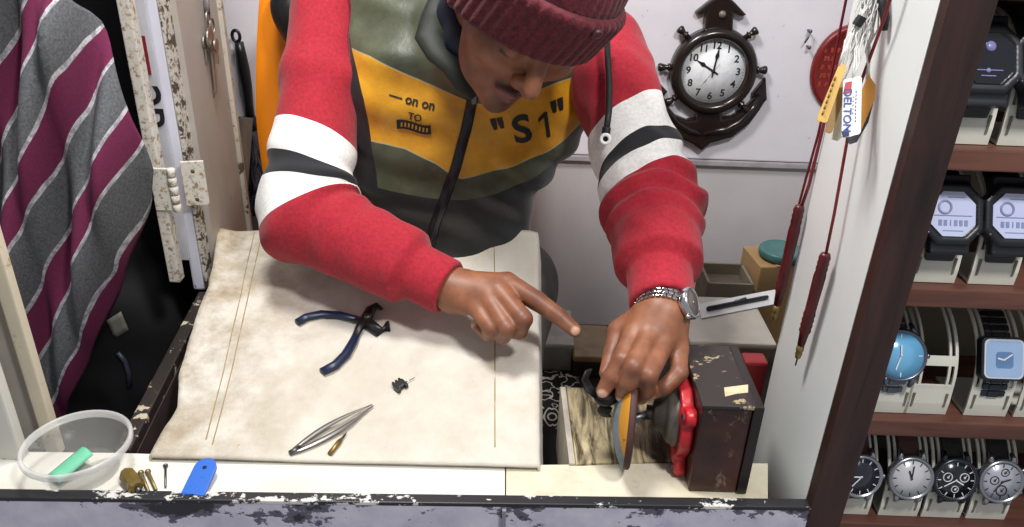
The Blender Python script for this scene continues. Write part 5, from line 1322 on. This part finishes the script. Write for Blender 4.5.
MB().prism(rrect(.0085, .0080, .003), .0004, o+fr_@Vector((0, -.001, .0083)), fr_).build('centre_panel', mat('steel blue panel', '5d7ea8', .25), dd, True)
b = MB(); hands_(b, o+fr_@Vector((-.001, -.001, 0)), fr_, (285, 55), .007, .011, .0090, .0013); b.build('hands', m_whi, dd, True, recalc=False)
x, z0, st = stand_at(1052, 361, 3, 'cream stand cut by the right edge, third row')
# second row: two black octagonal digital watches
def digital(px, py, row, label, slabel, s_=1.0, lit=True):
    x, z0, st = stand_at(px, py, row, slabel)
    w_ = thing('wristwatch', label, 'watch', (x, .65, z0+.06)); o, fr_ = wm(x, z0, NA, .004)
    m_res = mat('black resin', '17181f', .38, 0, .1, 30)
    strap(w_, x, z0, NA+16, 108, .0165, .0125, m_res, .004); strap(w_, x, z0, NA-16, -4, .0165, .0125, m_res, .004)
    def case(p):
        q = (p-A(*o))@np.array(fr_, np.float32); ax_, ay_ = np.abs(q[:, 0]), np.abs(q[:, 1]); R_ = .0275*s_
        oct_ = np.maximum(np.maximum(ax_-R_, ay_-R_), (ax_+ay_)*.7071-R_*1.06); h_ = np.abs(q[:, 2]-.005)-.007
        d = smax(oct_, h_, .003)
        lug = np.maximum(np.maximum(ax_-.018*s_, ay_-.036*s_), np.abs(q[:, 2]-.002)-.005); d = smin(d, lug, .004)
        bump_ = np.maximum(np.maximum(np.abs(ax_-R_)-.003, np.abs(ay_-.011*s_)-.004), np.abs(q[:, 2]-.004)-.004); d = smin(d, bump_, .002)
        scr = np.maximum(np.maximum(np.maximum(ax_-.0205*s_, ay_-.0205*s_), (ax_+ay_)*.7071-.0222*s_), np.abs(q[:, 2]-.0125)-.0025)
        return smax(d, -scr, .001)
    vv, ff = sdf_mesh(case, A(*o)-.055, A(*o)+.055, .0016); np_mesh('case', vv, ff, m_res, w_)
    R_ = .0200*s_; c_ = .0090*s_; poly = [(R_, -c_), (R_, c_), (c_, R_), (-c_, R_), (-R_, c_), (-R_, -c_), (-c_, -R_), (c_, -R_)]
    scn_ = MB().prism(poly, .0006, o+fr_@Vector((0, 0, .0102)), fr_).build('screen', mat('pale lavender screen', 'b9c0dd', .2, 0, .04, coat=.5) if lit else mat('dark screen', '10121c', .15, 0, .1, coat=.6), w_, True)
    m_seg = mat('screen grey', '7d86ad', .3) if lit else mat('screen violet', '7a7cab', .3)
    b = MB()
    if lit:
        b.lathe([(.0066*s_, .0108), (.0066*s_, .0111), (.0046*s_, .0111), (.0046*s_, .0108)], o+fr_@Vector((-.0075*s_, .006*s_, 0)), fr_, 24, caps=False)
        b.box(o+fr_@Vector((.003*s_, .0150*s_, .0110)), (.016*s_, .0008, .0003), fr_); b.box(o+fr_@Vector((0, -.0015*s_, .0110)), (.034*s_, .0008, .0003), fr_)
        [b.box(o+fr_@Vector(((-.0115+.0046*j)*s_, -.0080*s_, .0110)), ((.0030 if j != 2 else .0010)*s_, .0052*s_, .0003), fr_) for j in range(6)]; b.box(o+fr_@Vector((0, -.0150*s_, .0110)), (.018*s_, .0007, .0003), fr_)
        b.prism([(k_[0]*.95, k_[1]*.95) for k_ in poly], .0001, o+fr_@Vector((0, 0, .01035)), fr_) if False else None
    else:
        b.lathe([(.0042, .0108), (.0042, .0111), (0, .0111)], o+fr_@Vector((.002, .010, 0)), fr_, 18); b.lathe([(.0019, .0108), (.0019, .0111), (0, .0111)], o+fr_@Vector((.0, -.010, 0)), fr_, 14)
        b.box(o+fr_@Vector((0, -.0098, .0110)), (.024, .0007, .0003), fr_); b.box(o+fr_@Vector((0, -.0145, .0110)), (.012, .0007, .0003), fr_)
    b.build('screen_marks', m_seg, scn_, True, recalc=False)
    for sx in (-1, 1):
        for sy in (-1, 1): MB().lathe([(.0013, .0105), (.0013, .0125), (0, .0128)], o+fr_@Vector((sx*.0218*s_, sy*.0165*s_, -.001)), fr_, 10).build('screw', m_steel, w_, True)
    return w_
digital(948, 214, 2, 'black octagonal digital watch with pale screen beside the brown post', 'cream stand under the digital watch nearer the brown post')
digital(1012, 209, 2, 'black octagonal digital watch with pale screen, farther from the brown post', 'cream stand under the digital watch farther from the post')
digital(984, 55, 1, 'large black watch with dark face on the upper shelf beside the post', 'cream stand under the large black watch, upper shelf', 1.05, False)
digital(1048, 50, 1, 'black watch cut by the right edge on the upper shelf', 'cream stand cut by the right edge, upper shelf', 1.05, False)
# ------------------------------------------------------------------ light
def area(name, loc, target, size, power, c=(1, 1, 1)):
    ld = bpy.data.lights.new(name, 'AREA'); ld.shape = 'DISK'; ld.size = size; ld.energy = power; ld.color = c
    o = bpy.data.objects.new(name, ld); col.objects.link(o); o.location = loc
    o.rotation_euler = (Vector(target)-Vector(loc)).to_track_quat('-Z', 'Y').to_euler(); return o
area('ceiling_lamp', (-.26, .80, 2.25), (.05, .95, .95), .30, 17, (1, .98, .95))
area('street_lamp', (.50, .02, 2.40), (0, .95, .95), .20, 19, (1, .98, .96))
w = bpy.data.worlds.new('world'); scn.world = w; w.use_nodes = True
w.node_tree.nodes['Background'].inputs[0].default_value = (.93, .95, 1, 1); w.node_tree.nodes['Background'].inputs[1].default_value = .36
scn.view_settings.view_transform = 'Standard'; scn.view_settings.look = 'None'; scn.view_settings.exposure = 0
